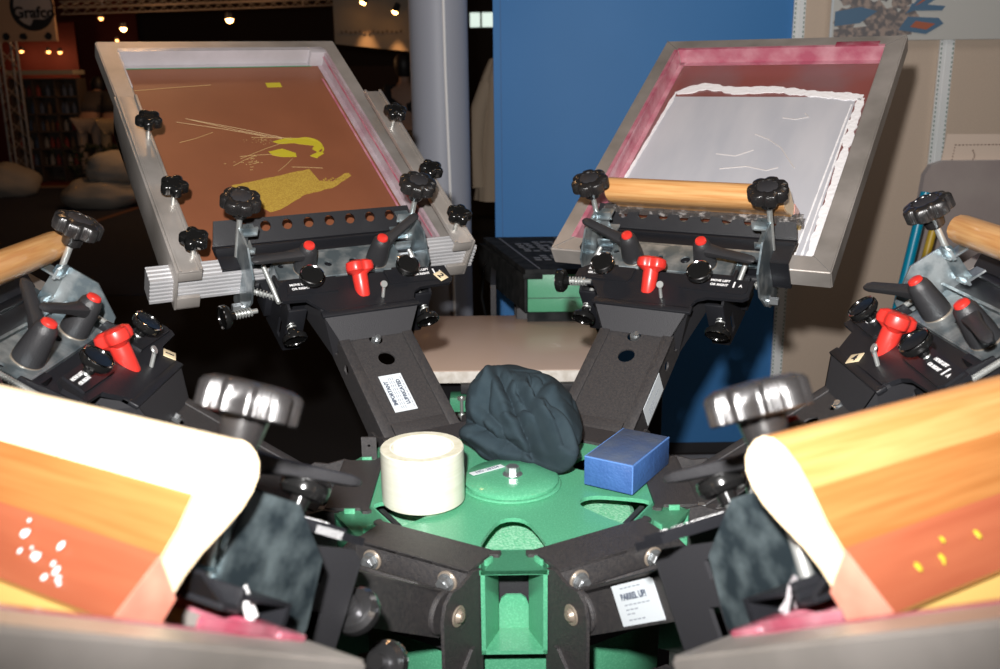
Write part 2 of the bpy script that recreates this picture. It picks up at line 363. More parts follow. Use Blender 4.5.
def f_disc(bm): lathe(bm, [(0, -.014), (.0070, -.014), (.0078, -.005), (.0160, -.004), (.0195, .0), (.0200, .005), (.0192, .0078), (.0178, .0082), (.0172, .0072), (0, .0078)], None, 36)
def f_ring(bm): lathe(bm, [(.0172, .0072), (.0192, .0072), (.0195, .0084), (.0182, .0092), (.0172, .0084), (.0172, .0072)], None, 36, close=False)
def f_discstem(bm): thread(bm, (0, 0, -.040), (0, 0, -.010), .0048, .0028, 14)
def f_plungestem(bm): cyl(bm, (0, 0, -.05), (0, 0, -.01), .0042, seg=12); spring(bm, (0, 0, -.042), (0, 0, -.012), .0068, .0012, 6)
def f_tee(bm):            # shaft along +z (towards the hub), lobed head at z=0
    lathe(bm, [(0, .004), (.0125, .004), (.0125, .02), (.0112, .047), (.0100, .049), (0, .049)], None, 28)
    def mod(a, z):
        d = ((a + pi/3) % (2*pi/3)) - pi/3; return 1-.30*math.exp(-((abs(d)-pi/3)/.42)**2)
    lathe(bm, [(0, -.011), (.0165, -.011), (.0235, -.0075), (.0250, .0), (.0235, .006), (.0160, .010), (.0125, .013)], None, 64, 0, mod)
def f_teepin(bm): cyl(bm, (0, 0, .047), (0, 0, .062), .0036, seg=10)
def f_wing(bm):
    cyl(bm, (.028, -.155, .060), (.028, -.148, .086), .0028, seg=8); lathe(bm, [(0, 0), (.0055, 0), (.006, .0015), (.0055, .003), (0, .003)], T(.028, -.146, .086) @ Rx(35), 16)

def f_tensspring(s):
    def f(bm): cyl(bm, (s*.150, -.052, .010), (s*.098, -.092, .014), .0035, seg=10); spring(bm, (s*.150, -.052, .010), (s*.098, -.092, .014), .0055, .0013, 12)
    return f
def f_nuts(s):
    def f(bm):
        cyl(bm, (s*.158, -.028, -.050), (s*.172, -.028, -.050), .0075, seg=6); cyl(bm, (s*.157, -.028, -.050), (s*.159, -.028, -.050), .011, seg=16)
    return f
def f_numtag(bm): boxm(bm, (-.010, -.008, 0), (.010, .009, .0012), bev=.0004, mi=0)

def disc_knob(root, name, pos, axis, stem='thread', label=None, chrome=False):
    M = frameM(V(pos), axis)
    k = O(name, f_disc, mat('turned steel', (.30, .30, .31), .22, .95) if chrome else GLOSS, root, -PIV, M, 'disc_knob%d' % chrome, label=label)
    O('chrome_ring', f_ring, CHROME, k, key='disc_ring')
    if stem: O('threaded_stem' if stem == 'thread' else 'spring_stem', f_discstem if stem == 'thread' else f_plungestem, THREAD, k, key='disc_stem'+stem)
def make_arm(st, label, levers, side=None):
    M = ST[st] @ T(PIV)
    a = thing('print_arm', label, 'press arm', M, 'print arms around the carousel hub')
    P = lambda n, f, m, key=None, **k: O(n, f, m, a, -PIV, key=key or n, **k)
    b = P('beam', f_beam, BLK); O('adjusting_screw', f_screw, STEELB, b, key='adjscrew')
    P('gusset_plate', f_gusset, BLK2)
    nr = {'NL': 1, 'NR': 2}.get(st, 0)
    P('cheek_plate', f_cheek(-1, nr), BLK2 if nr else BLK3, f'cheekL{nr}'); P('cheek_plate', f_cheek(1, nr), BLK2 if nr else BLK3, f'cheekR{nr}')
    r = P('register_plate', f_register, BLK3); O('lettering', f_regtext, WHITE, r, key='regtext', smooth=0)
    P('carriage', f_carriage, BLK3)
    P('zinc_channel', f_channel, ZINC); (None if nr else (P('threaded_rod', f_rod(-1), THREAD, 'rodL'), P('threaded_rod', f_rod(1), THREAD, 'rodR')))
    near = st[0] == 'N'
    P('screen_clamp', f_clampnear if near else f_clampch, BLK3, f'clamp{near}')
    for s in (-1, 1):
        P('side_bracket', f_bracket(s), ZDARK if near else ZINC, f'bracket{s}{near}')
        k = O('squeegee_knob', f_sqknob, GRIP, a, V((s*.1547+(.010 if near else 0), .0367+.006*near, .1273-.006*near-(.010 if st == 'BL' and s < 0 else .003)))-PIV, Rx(-6) @ Rz(11*s), 'sqknob')
        O('knob_inlay', f_knobcap, BLK2, k, key='knobcap'); O('stem', f_knobstem, THREAD, k, key='knobstem')
        ang = levers[0 if s < 0 else 1]
        up = (st == 'NL' and s < 0) or (st == 'NR' and s > 0); k_ = 1.12 if up else 1
        h = O('clamp_lever', f_levhub, LEV, a, V((s*.064, -.043, .039+.018*up))-PIV, Rx(3) @ Rz(ang) @ Matrix.Diagonal((k_, k_, k_*.97, 1)), 'levhub')
        O('red_cap', f_redcap, RED, h, key='redcap'); O('washer', f_washer, BRASS, h, key='levwasher')
        disc_knob(a, 'register_knob', (s*.0822, -.1138, .0870), (0, -.12, 1))
        if not (st == 'NR' and s > 0): disc_knob(a, 'plunger_knob', (s*.1160, -.163-(.015 if st == 'NL' else -.02 if st == 'NR' else 0), .0105+.001*near), (0, -1, -.35), None if near else 'spring', chrome=near)
    if side: disc_knob(a, 'side_knob', side, (-1, -.1, 0), 'spring')
    tk = O('tee_handle', f_tee, RED, a, V((0, -.1036, .088))-PIV, frameM((0, 0, 0), (0, -.80, -.60)) @ Rz(20), 'tee'); O('pin', f_teepin, THREAD, tk, key='teepin')
    P('thumb_screw', f_wing, THREAD)
    for s in (() if st == 'NL' else (1,) if st == 'NR' else (-1, 1)): P('tension_spring', f_tensspring(s), THREAD, f'tens{s}'); P('bracket_nut', f_nuts(s), STEELB, f'nut{s}')
    return a

armBL = make_arm('BL', 'black print arm at the back left, cream tag numbered 2, white label on its beam', (190, 31), (-.205, -.1, .008))
armBR = make_arm('BR', 'black print arm at the back right, under the screen of white ink', (161, -17), (-.150, -.140, .066))
armL = make_arm('L', 'black print arm cut off by the left edge, above the near left squeegee', (43, 166))
armR = make_arm('R', 'black print arm on the right side in front of the tan wall', (203, -12))
armNL = make_arm('NL', 'near left print arm, its shining fluted knob standing behind the big left squeegee', (248, 30))
armNR = make_arm('NR', 'near right print arm with the BARREL UP! sticker, beside the big right squeegee', (150, 292))
disc_knob(armNL, 'lower_knob', (-.1, -.271, -.030), (0, -1, 0), None, chrome=True)
# labels and tags that differ from arm to arm
LBX, LBY = -.009, -.327
def f_lubl(bm):
    boxm(bm, (-.0185, -.036, 0), (.0185, .036, .0006))
def f_lubt(bm):
    MM = Rz(90)
    text(bm, 'IMPORTANT', .0085, T(-.0115, 0, .0011) @ MM, bold=.00035); text(bm, 'LUBRICATED', .0085, T(.0085, 0, .0011) @ MM, bold=.00035)
def f_lubs(bm):
    for x in (-.0055, -.0025, .001, .0145):
        for k in range(9): boxm(bm, (x, -.031+k*.007, .0006), (x+.0011, -.026+k*.007, .0008))
lb = O('label_sticker', f_lubl, LABEL, armBL, V((LBX, LBY, .0362))-PIV, label='white sticker reading IMPORTANT LUBRICATED')
O('sticker_print', f_lubt, INKB, lb, smooth=0); O('fine_print', f_lubs, INKL, lb, smooth=0)
def f_bl(bm): boxm(bm, (-.036, -.0195, 0), (.036, .0195, .0006))
def f_blt(bm): text(bm, 'BARREL UP!', .0085, T(-.002, .0070, .0012), bold=.0003)
def f_bls(bm):
    for z, n in ((.0155, 5), (-.0005, 6), (-.005, 3), (-.009, 2), (-.0145, 4)):
        for k in range(n): boxm(bm, (-.022+k*.0075, z-.0006, .0006), (-.0165+k*.0075, z+.0005, .0008))
MNR = frameM(V((.0622, -.311, .0145))-PIV, (1, 0, 0), (0, 1, 0))
lb = O('label_sticker', f_bl, LABEL, armNR, (0, 0, 0), MNR, label='pale square sticker reading BARREL UP!')
O('sticker_print', f_blt, INKB, lb, smooth=0); O('fine_print', f_bls, INKL, lb, smooth=0)
lb = O('label_sticker', f_bl, LABEL, armBR, (0, 0, 0), frameM(V((.0622, -.318, .0165))-PIV, (1, 0, 0), (0, 1, 0)), key='blsticker'); O('sticker_print', f_bls, INKL, lb, key='blprint', smooth=0)
def numtag(arm, pos, s, rot):
    t = O('number_tag', f_numtag, TAG, arm, V(pos)-PIV, Rz(rot)); O('digit', lambda bm: text(bm, s, .015, T(0, 0, .0014), bold=.0006), BLK2, t, smooth=0)
numtag(armBL, (.142, -.128, .0695), '2', -68)
numtag(armL, (.086, -.158, .0665), '1', 20); numtag(armR, (-.02, -.165, .0665), '4', 40)

# ------------------------------------------------------------------ screens
def f_rails(hw, L, w=.037, h=.036):
    def f(bm):
        o = [(-hw, 0), (hw, 0), (hw, L), (-hw, L)]; i = [(-hw+w, w), (hw-w, w), (hw-w, L-w), (-hw+w, L-w)]
        t = bmesh.new(); vs = []
        for z in (-h, 0):
            vs.append(([t.verts.new((x, y, z)) for x, y in o], [t.verts.new((x, y, z)) for x, y in i]))
        (ob, ib), (ot, it) = vs
        for k in range(4):
            j = (k+1) % 4
            t.faces.new((ot[k], ot[j], it[j], it[k])); t.faces.new((ob[j], ob[k], ib[k], ib[j]))
            t.faces.new((ob[k], ob[j], ot[j], ot[k])); t.faces.new((ib[j], ib[k], it[k], it[j]))
        bmesh.ops.recalc_face_normals(t, faces=t.faces)
        bmesh.ops.bevel(t, geom=[e for e in t.edges if e.calc_face_angle(0) > .5], offset=.0022, segments=3, affect='EDGES'); merge(bm, t)
    return f
def screen(st, label, hw, L, mesh_mat, tape, group=None):
    s = thing('screen_frame', label, 'printing screen', ST[st] @ T(0, 0, 0), group)
    O('aluminium_rails', f_rails(hw, L), ALU, s); w = .037
    O('mesh', lambda bm: boxm(bm, (-hw+w-.003, w-.003, -.0345), (hw-w+.003, L-w+.003, -.0335)), mesh_mat, s)
    for nm, m, b in tape: O(nm, b, m, s)
    return s
def walltape(hw, L, w=.037, sides='LRT', lap=.014, th=.0012):
    def f(bm):
        hi, zt = hw-w, .0008
        if 'L' in sides: boxm(bm, (-hi-.0005, w, -.033), (-hi+th, L-w, zt)); boxm(bm, (-hi-lap, w, 0), (-hi, L-w, zt)); boxm(bm, (-hi, w, -.033), (-hi+.012, L-w, -.0318))
        if 'R' in sides: boxm(bm, (hi-th, w, -.033), (hi+.0005, L-w, zt)); boxm(bm, (hi, w, 0), (hi+lap, L-w, zt)); boxm(bm, (hi-.012, w, -.033), (hi, L-w, -.0318))
        if 'T' in sides: boxm(bm, (-hi, L-w-th, -.033), (hi, L-w+.0005, zt)); boxm(bm, (-hi, L-w, 0), (hi, L-w+lap*.7, zt)); boxm(bm, (-hi, L-w-.012, -.033), (hi, L-w, -.0318))
    return f
def jag(pts, amp, seed, closed=True):       # subdivide an outline with small irregularities
    r = random.Random(seed); out = []
    n = len(pts)
    for i in range(n):
        a, b = V(pts[i]+(0,)) if len(pts[i]) == 2 else V(pts[i]), V(pts[(i+1) % n]+(0,))
        m = max(1, int((b-a).length/.008))
        for k in range(m): p = a.lerp(b, k/m); out.append((p.x+r.uniform(-amp, amp)*(k > 0), p.y+r.uniform(-amp, amp)*(k > 0)))
    return out
HW, LL = .2533, .6897
zi = -.0333
LB = .704
sBL = screen('BL', 'aluminium framed printing screen with brown mesh and yellow lizard-like stencil, back left', HW, LB, MBROWN, [
    ('edge_tape', CLTAPE, walltape(HW, LB, sides='T')), ('pink_edge_tape', PTAPE, walltape(HW, LB, sides='R', lap=.006)), ('pink_line', PINK, lambda bm: (boxm(bm, (.2135, .05, -.012), (.2145, LB-.04, -.008)), boxm(bm, (.196, .05, zi), (.2, LB-.10, zi+.001)))),
    ('green_edge_line', mat('green line', (.05, .22, .12), .4), lambda bm: boxm(bm, (-.21, LB-.0505, zi), (.19, LB-.047, zi+.0012))),
    ('corner_tape', CLTAPE, lambda bm: boxm(bm, (.185, LB-.050, -.033), (.2195, LB-.030, .0015), bev=.0006)), ('corner_tape', CLTAPE, lambda bm: boxm(bm, (-.2185, LB-.16, -.030), (-.2155, LB-.04, .001)))])
sBL.matrix_world = sBL.matrix_world @ T(.010, 0, 0) @ Rz(.8)
def f_body(bm):
    plate(bm, jag([(-.10, .268), (-.04, .279), (.062, .300), (.070, .262), (.095, .257), (.128, .279), (.137, .279), (.139, .270), (.128, .263), (.088, .238), (.03, .226), (-.03, .190), (-.052, .184), (-.09, .236)], .0009, 3), (), .0006, T(0, 0, zi))
    for k in range(9): boxm(bm, (.078+.005*k, .262+.003*sin(k*2.), zi), (.081+.005*k, .266+.003*sin(k*2.), zi+.0006))
O('stencil_body', f_body, YEL, sBL, smooth=0, label='speckled yellow body of the stencil')
def f_headst(bm):
    plate(bm, jag([(.018, .392), (.05, .402), (.09, .398), (.115, .378), (.112, .362), (.098, .35), (.09, .362), (.098, .372), (.06, .384), (.03, .384)], .001, 5), (), .0006, T(0, 0, zi))
    plate(bm, jag([(.0, .362), (.03, .368), (.052, .352), (.05, .340), (.02, .343), (.004, .350)], .001, 6), (), .0006, T(0, 0, zi))
    for k in range(8): tube(bm, [(.085+.030*cos(a_/6), .366+.026*sin(a_/6)+.0012*k, zi+.0004) for a_ in range(-9+k, 9+k)], .0004, 4)
    plate(bm, jag([(.078, .340), (.10, .352), (.11, .346), (.09, .332)], .001, 8), (), .0006, T(0, 0, zi))
    boxm(bm, (.066, .578, zi), (.098, .594, zi+.0006))
O('stencil_head', f_headst, YELB, sBL, smooth=0, label='brighter yellow head of the stencil')
def f_scr(bm):
    r = random.Random(2)
    L = [(-.15, .47, .01, .41), (-.13, .48, .06, .395), (-.12, .475, .04, .40), (-.16, .405, -.09, .432), (-.06, .345, .05, .392), (-.08, .325, -.03, .352), (-.06, .352, .02, .352), (.0, .30, .04, .335), (-.02, .41, .10, .395), (-.21, .578, -.05, .592), (.03, .31, .09, .30)]
    for a, b, c, d in L: tube(bm, [(a, b, zi+.0003), ((a+c)/2, (b+d)/2+r.uniform(-.003, .003), zi+.0003), (c, d, zi+.0003)], .0005, 5)
    for k in range(26): x, y = r.gauss(-.045, .014), r.gauss(.335, .008); boxm(bm, (x, y, zi), (x+r.uniform(.001, .006), y+.0009, zi+.0005))
    for k in range(40): x, y = r.gauss(.0, .02), r.gauss(.398, .006); boxm(bm, (x, y, zi), (x+.0012, y+.0012, zi+.0005))
O('fine_scratches', f_scr, YELP, sBL, smooth=0)
sBR = screen('BR', 'aluminium framed printing screen full of white ink with pink taped edges, back right', HW, LL, MPINK, [
    ('pink_edge_tape', PINK, walltape(HW, LL, sides='LT', lap=.008)),
    ('pink_patch', PINKF, lambda bm: boxm(bm, (.12, LL-.039, .0005), (.205, LL-.022, .0022), bev=.0008))])
O('ink_film', lambda bm: plate(bm, [(-.206, .05), (.196, .05), (.186, .525), (-.192, .525)], (), .0008, T(0, 0, zi)), INKG, sBR, label='flat greyish white ink film')
def f_border(bm):
    r = random.Random(11)
    def strip(pts, w, h=.0022):
        outer = []; inner = []
        for i in range(len(pts)-1):
            a, b = V(pts[i]+(0,)), V(pts[i+1]+(0,)); d = (b-a).normalized(); n = V((-d.y, d.x, 0)); m = int((b-a).length/.007)
            for k in range(m+(i == len(pts)-2)):
                p = a.lerp(b, k/m); ww = w*(.75+.5*noise.noise(V((p.x*40, p.y*40, 3)))+r.uniform(-.12, .12)); q = p-n*ww*.5; s = p+n*ww*.5; outer.append((q.x, q.y)); inner.append((s.x, s.y))
        plate(bm, outer+inner[::-1], (), h, T(0, 0, zi+.0003))
    strip([(.203, .06), (.201, .30), (.196, .52)], .021); strip([(.198, .522), (.10, .535), (.02, .550), (-.06, .545), (-.13, .562), (-.186, .537)], .030)
    strip([(-.188, .54), (-.198, .3), (-.206, .10)], .008); strip([(.176, .06), (.178, .25), (.182, .5)], .004, .0012); strip([(.188, .06), (.188, .25), (.188, .45)], .004, .0012)
O('ink_border', f_border, INKW, sBR, label='thick white ridge of ink')
def f_traces(bm):
    for pts in ([(.02, .40), (.05, .385), (.08, .36), (.10, .33), (.12, .30)], [(.06, .455), (.085, .45), (.11, .458), (.10, .47)], [(-.02, .29), (.03, .30), (.07, .29), (.09, .30)], [(.03, .35), (.0, .33), (-.04, .335)]):
        tube(bm, [(x, y, zi+.0007) for x, y in pts], .0013, 5)
O('ink_traces', f_traces, INKF, sBR, smooth=0)
sNL = screen('NL', 'near left printing screen, blurred aluminium rail with pink tape along the bottom edge', HW, .62, ORI, [
    ('pink_edge_tape', PINKF, walltape(HW, .62, sides='LR', lap=.004))])
O('torn_tape', lambda bm: (boxm(bm, (-.2165, .012, -.012), (-.10, .0365, .004), bev=.002), boxm(bm, (-.214, .037, -.03), (-.211, .10, .006), bev=.001)), PINKF, sNL)
O('ink_pool', lambda bm: plate(bm, jag([(-.20, .14), (-.05, .15), (.1, .16), (.1, .35), (-.20, .35)], .002, 4), (), .001, T(0, 0, zi)), YI, sNL, label='bright yellow ink')
O('tape_scraps', lambda bm: (tube(bm, [(-.19, .030, .0), (-.185, .036, .012), (-.178, .028, .016), (-.172, .034, .004)], .0022, 6), tube(bm, [(-.182, .02, .005), (-.176, .03, .02), (-.17, .03, .004)], .0018, 6)), WHITE, sNL)
sNR = screen('NR', 'near right printing screen, blurred aluminium rail with yellow and purple ink behind it', HW, .62, ORI, [
    ('pink_edge_tape', PINKF, walltape(HW, .62, sides='LR', lap=.004))])
O('torn_tape', lambda bm: (boxm(bm, (.10, .012, -.012), (.2165, .0365, .004), bev=.002), boxm(bm, (.211, .037, -.03), (.214, .10, .006), bev=.001)), PINKF, sNR)
O('ink_pool', lambda bm: plate(bm, jag([(.20, .17), (.12, .18), (.03, .22), (-.06, .26), (-.06, .34), (.20, .34)], .002, 9), (), .0022, T(0, 0, zi)), PUR, sNR, label='purple ink')
O('tape_scraps', lambda bm: (tube(bm, [(.19, .030, .0), (.186, .040, .018), (.178, .036, .022), (.172, .034, .004)], .0016, 6), tube(bm, [(.182, .02, .005), (.176, .03, .014), (.17, .02, .004)], .0012, 6)), CLTAPE, sNR)
sL = screen('L', 'printing screen on the left arm, cut off by the left edge of the photo', .245, .60, GREYF, [])
sR = screen('R', 'printing screen on the right arm, cut off by the right edge of the photo', .245, .60, GREYF, [])

# side clamps on the back-left screen: ribbed bar and two rails with star knobs
# mitre joints
for sc_ in (sBR,): O('mitre_joint', lambda bm: [box(bm, (0, 0, 0), (.052, .0012, .0006), T(cx_, cy2, .0002) @ Rz(an)) for cx_, cy2, an in ((-HW+.0185, .0185, 45), (HW-.0185, .0185, -45), (-HW+.0185, LL-.0185, -45), (HW-.0185, LL-.0185, 45))], BWOODG, sc_, key='mitre')
cl = thing('side_clamp_bar', 'bright ribbed aluminium bar with two side rails clamping the brown screen', 'clamp bar', ST['BL'] @ T(0, 0, 0))
def f_bar(bm):
    a, b = -.0, .036; z0, z1 = -.034, .014; n = 6; pts = []
    pts = [(a, z0)]
    for k in range(n):
        zz = z0+(z1-z0)*k/n; d = (z1-z0)/n
        pts += [(a, zz+.001), (a, zz+d*.62), (a+.0025, zz+d*.68), (a+.0025, zz+d*.94)]
    for k in range(4): pts += [(a+.009*k+.001, z1), (a+.009*k+.006, z1), (a+.009*k+.0065, z1-.002), (a+.009*k+.0085, z1-.002)]
    pts += [(b, z1), (b, z0)]
    plate(bm, pts, (), .585, T(-.302, 0, 0) @ PX)
O('ribbed_bar', f_bar, ALUB, cl, M=T(0, -.012, .0), smooth=0)
def f_rail(s):
    def f(bm):
        x0, x1 = sorted((s*.225, s*.262))
        boxm(bm, (x0, -.024, .0365), (x1, .45, .0405), bev=.0008)
        boxm(bm, (x0, -.024, .0405), (x0+.005, .45, .045), bev=.0008); boxm(bm, (x1-.005, -.024, .0405), (x1, .45, .045), bev=.0008)
        xo = (s*.262) if s > 0 else (s*.262); a, b = sorted((xo, xo+s*.004)); boxm(bm, (a, -.024, -.042), (b, .45, .0405), bev=.0006)
        boxm(bm, (x0, -.024, -.042), (x1, -.016, -.018), bev=.001); boxm(bm, (x0, -.024, -.042), (x1, .03, -.038), bev=.001)
        boxm(bm, (x0, -.024, .020), (x1, -.019, .0365), bev=.001)
    return f
for s in (-1, 1):
    r = O('side_rail', f_rail(s), ALU, cl)
    for y in (.004, .135, .318):
        k = O('star_knob', lambda bm: (star(bm, .0235, .018, 5, T(0, 0, .028), depth=.26, seg=80, w=.30), lathe(bm, [(0, .022), (.008, .022), (.009, .03)], None, 20)), GLOSS, r, (s*.238+(.006 if s < 0 else 0), y+.006, .042), Rz(20*s+y*300), key='starknob')
        O('stem', lambda bm: cyl(bm, (0, 0, -.004), (0, 0, .024), .0036, seg=12), THREAD, k, key='starstem')

# ------------------------------------------------------------------ squeegees
def squeegee(st, x0, x1, label, wood=WOOD, splash=None):
    # profile in the (y, z) plane, handle at the top leaning on the knob stems, blade at the bottom
    A, B = (V((.0, .058, .083)), V((.0, .128, -.0325))) if st in 'LR' else (V((.0, .074 if st == 'NL' else .062, .080 if st == 'NL' else .084)), V((.0, .120 if st == 'NL' else .108, -.0325))) if st[0] == 'N' else (V((.0, .072, .0925)), V((.0, .137, -.0325))); d = (B-A).normalized(); n = V((0, d.z, -d.y)) * -1   # n points outward (+y)
    if n.y < 0: n = -n
    def prof(t, w): p = A+d*t; return p+n*w
    H = (B-A).length
    pr = [(-.014, 0, ), ]
    half = [(-.0170, .004), (-.0150, .0105), (-.009, .0165), (.0, .0195), (.012, .0200), (.026, .0175), (.045, .0128), (.060, .0112), (.075, .0122), (.098, .0145), (.100, .0145)]
    outl = [prof(t, w) for t, w in half]+[prof(t, -w) for t, w in half[::-1]]
    root = thing('squeegee', label, 'squeegee', ST[st], 'wooden squeegees')
    org = V((0, .094, -.0325))
    def f_w(bm):
        t = bmesh.new(); a = [t.verts.new((x0, p.y, p.z)) for p in outl]; b = [t.verts.new((x1, p.y, p.z)) for p in outl]
        fa = t.faces.new(a); fb = t.faces.new(b[::-1]); k = len(a)
        for i in range(k): t.faces.new((a[i], a[(i+1) % k], b[(i+1) % k], b[i]))
        bmesh.ops.recalc_face_normals(t, faces=t.faces)
        tmp = bpy.data.meshes.new('q')
        e = [e for e in t.edges if (e.verts[0].co.x == e.verts[1].co.x)]
        bmesh.ops.bevel(t, geom=e, offset=.0012, segments=2, affect='EDGES')
        for f in t.faces:
            c = f.calc_center_median(); tt = (c-V((c.x, A.y, A.z))).dot(d)
            f.material_index = 1 if abs(f.normal.x) > .6 else (2 if tt > .066 else (3 if tt < (.030 if st == 'NL' else .020) else 0))
        me = bpy.data.meshes.new('q'); t.to_mesh(me); t.free(); bm.from_mesh(me); bpy.data.meshes.remove(me)
    O('wooden_holder', f_w, [wood, WOODEND, STAIN, WOODEND if st == 'NL' else mat('honey handle wood', (.40, .17, .05), .4, c2=(.50, .25, .09), scale=9, stretch=(1, 20, 20), coat=.3) if st == 'NR' else WOODP], root)  # near handle bands paler: flash overexposure painted into the wood colour
    def f_b(bm):
        q = [prof(.098, -.0045), prof(.098, .0045), prof(H+.0, .0045), prof(H+.0, -.0045)]
        slab(bm, [(x0+.001, p.y, p.z) for p in q], x1-x0-.002, (1, 0, 0))
    O('blade', f_b, mat('yellowed rubber', (.55, .38, .12), .4), root)
    def f_t(bm):        # stained tape wrapped round the lower end
        for xa, xb in (((x0-.0006, x0+.0004),) if end < 0 else ((x1-.0004, x1+.0006),)):
            q = [prof(t, w) for t, w in ((.062, .0132), (.098, .0156), (.100, .0156))]+[prof(t, w) for t, w in ((.100, -.0156), (.098, -.0156), (.072, -.0135))]
            slab(bm, [(xa, p.y, p.z) for p in q], xb-xa, (1, 0, 0))
    end = -1 if st in ('NR', 'R') else 1
    if st in ('NL', 'NR'): end = {'NL': -1, 'NR': 1}[st]
    O('end_tape', f_t, mat('red stained tape', (.62, .20, .14), .3, c2=(.60, .28, .20), scale=50, coat=.3), root)
    if splash:
        def f_s(bm):
            r = random.Random(splash[0])
            for k in range(splash[1]):
                x = splash[2]+r.uniform(-.03, .03); tt = .078+r.uniform(-.008, .01)+(x-splash[2])*splash[3]; p = prof(tt, .0150); q = r.uniform(.0006, .0020)
                lathe(bm, [(0, 0), (q, 0), (q*.8, .0006), (0, .0010)], frameM((x, p.y, p.z), n) @ Matrix.Diagonal((1, 1.6, 1, 1)), 8)
        O('ink_splashes', f_s, splash[4], root, smooth=0)
    return root
squeegee('NL', -.182, .22, 'big blurred wooden squeegee in the near left corner, red stained lower edge with white splashes', splash=(3, 14, -.105, -.25, INKW))
squeegee('NR', -.22, .192, 'big blurred wooden squeegee in the near right corner, red stained edge with a yellow splash', splash=(5, 5, .13, 0, YELB))
squeegee('BR', -.142, .172, 'wooden squeegee lying behind the knobs on the white ink screen', wood=WOODP)
squeegee('L', -.20, .180, 'wooden squeegee handle on the left print arm, cut off by the left edge', wood=WOODP)
squeegee('R', -.152, .20, 'wooden squeegee handle on the right print arm, cut off by the right edge', wood=WOODP)
wr = tag(O('plastic_wrap', lambda bm: [(box(bm, (-.160+.0143*k, .0885+.0016*sin(k*3.), .0355+.0020*sin(k*2.1)), (.0150, .014, .0015), None) , box(bm, (-.160+.0143*k, .0835+.001*sin(k*5.), .030+.0012*sin(k*3.1)), (.0150, .004, .012), None)) for k in range(25)], CLEAR, None), 'crumpled clear tape along the black clamp below the squeegee on the white screen', 'tape')
wr.matrix_world = ST['BR']

# ------------------------------------------------------------------ carousel hub
hub = thing('carousel_hub', 'green hexagonal carousel hub with slots, black bolted brackets and a capped centre', 'carousel hub', W0(T(.0025, 0, -.30)))
HO = V((0, 0, .30))
def pol(r, az): return (r*sin(radians(az)), r*cos(radians(az)))
RF = .222
def f_plate(bm):
    out = []; holes = []
    for k in range(6):
        az = 60*k; s = V(pol(1, az)); c = V((s.y, -s.x))
        q = lambda x, r: tuple(s*r+c*x)
        out += [q(-.066, .165), q(-.056, .176), q(-.052, .186), q(-.036, .212), q(-.036, RF), q(.036, RF), q(.036, .212), q(.052, .186), q(.056, .176), q(.066, .165)]
        h = [q(x, r) for x, r in ((-.036, .164), (-.033, .150), (-.027, .130), (-.020, .112), (-.014, .103), (-.007, .0985), (0, .097), (.007, .0985), (.014, .103), (.020, .112), (.027, .130), (.033, .150), (.036, .164), (.034, .172), (.028, .175), (-.028, .175), (-.034, .172))]
        holes.append(h)
    plate(bm, out, holes, .005, T(0, 0, .007))
O('top_plate', f_plate, GREEN, hub, HO)
def f_under(bm):
    lathe(bm, [(0, -.018), (.10, -.019), (.150, -.021), (.156, -.026), (.156, -.056), (0, -.060)], None, 48)
O('lower_casting', f_under, GREEN2, hub, HO)
O('black_ring', lambda bm: lathe(bm, [(0, -.098), (.214, -.098), (.214, -.089), (0, -.089)], None, 12, mod=None), BLK2, hub, HO, Rz(15))
O('green_drum', lambda bm: lathe(bm, [(0, -.22), (.19, -.22), (.19, -.10), (0, -.10)], None, 12), GREEN, hub, HO, Rz(15))
O('centre_column', lambda bm: lathe(bm, [(0, -.985+.0), (.30, -.985), (.30, -.96), (.07, -.93), (.07, -.22), (0, -.22)], None, 32), BLK2, hub, HO)
def f_cap(bm):
    lathe(bm, [(0, .012), (.062, .012), (.0635, .014), (.062, .0155), (.0575, .016), (.0595, .0165), (.0600, .0205), (.0575, .0225), (.030, .0245), (0, .0250)], None, 64)
O('centre_cap', f_cap, GREEN, hub, HO)
def f_bolt(bm):
    cyl(bm, (0, 0, .0245), (0, 0, .0265), .0125, seg=28, bev=.0006); cyl(bm, (0, 0, .0262), (0, 0, .0365), .0088, seg=6, bev=.0008)
O('centre_bolt', f_bolt, STEELB, hub, HO + V((.002, .0, 0)))
st_ = O('centre_sticker', lambda bm: box(bm, (0, 0, 0), (.048, .0095, .0006)), LABEL, hub, HO + V((-.030, .014, .0254)), Rz(34))
O('sticker_print', lambda bm: text(bm, 'NO. 38224', .0075, T(0, 0, .0005)), INKB, st_, smooth=0)
def f_nose(bm):          # green box between two arms, open at the front
    w, zt, zb = .035, .012, -.087; rf = .222; t = .0045
    boxm(bm, (-w, rf-.045, zt-t), (w, rf, zt)); boxm(bm, (-w, rf-.045, zb), (w, rf, zb+t))
    for s in (-1, 1):
        a, b = sorted((s*w, s*(w-t))); boxm(bm, (a, rf-.03, zb), (b, rf, zt))
        slab(bm, [(s*(w-t), rf-.002, zt-t), (s*.0165, rf-.04, zt-t), (s*.0165, rf-.04, zb+t), (s*(w-t), rf-.002, zb+t)], .002, (0, -1, 0))
        box(bm, (0, 0, 0), (.013, .0035, .009), T(s*.0265, rf-.016, .0135) @ Rz(57*s), bev=.0006)
    arch = [(-.0165, -.086), (.0165, -.086), (.0165, -.054), (.0135, -.046), (.008, -.042), (-.008, -.042), (-.0135, -.046), (-.0165, -.054)]
    plate(bm, arch, (), .003, T(0, rf-.048, 0) @ PY)
for k in range(6): O('nose_box', f_nose, GREEN, hub, HO, Rz(-60*k), key='nosebox')
for k in range(6): O('nose_back', lambda bm: boxm(bm, (-.034, .160, -.085), (.034, .166, .004)), BLK2, hub, HO, Rz(-60*k), key='noseback')  # black sheet standing in for the shade in the hollow behind the arch
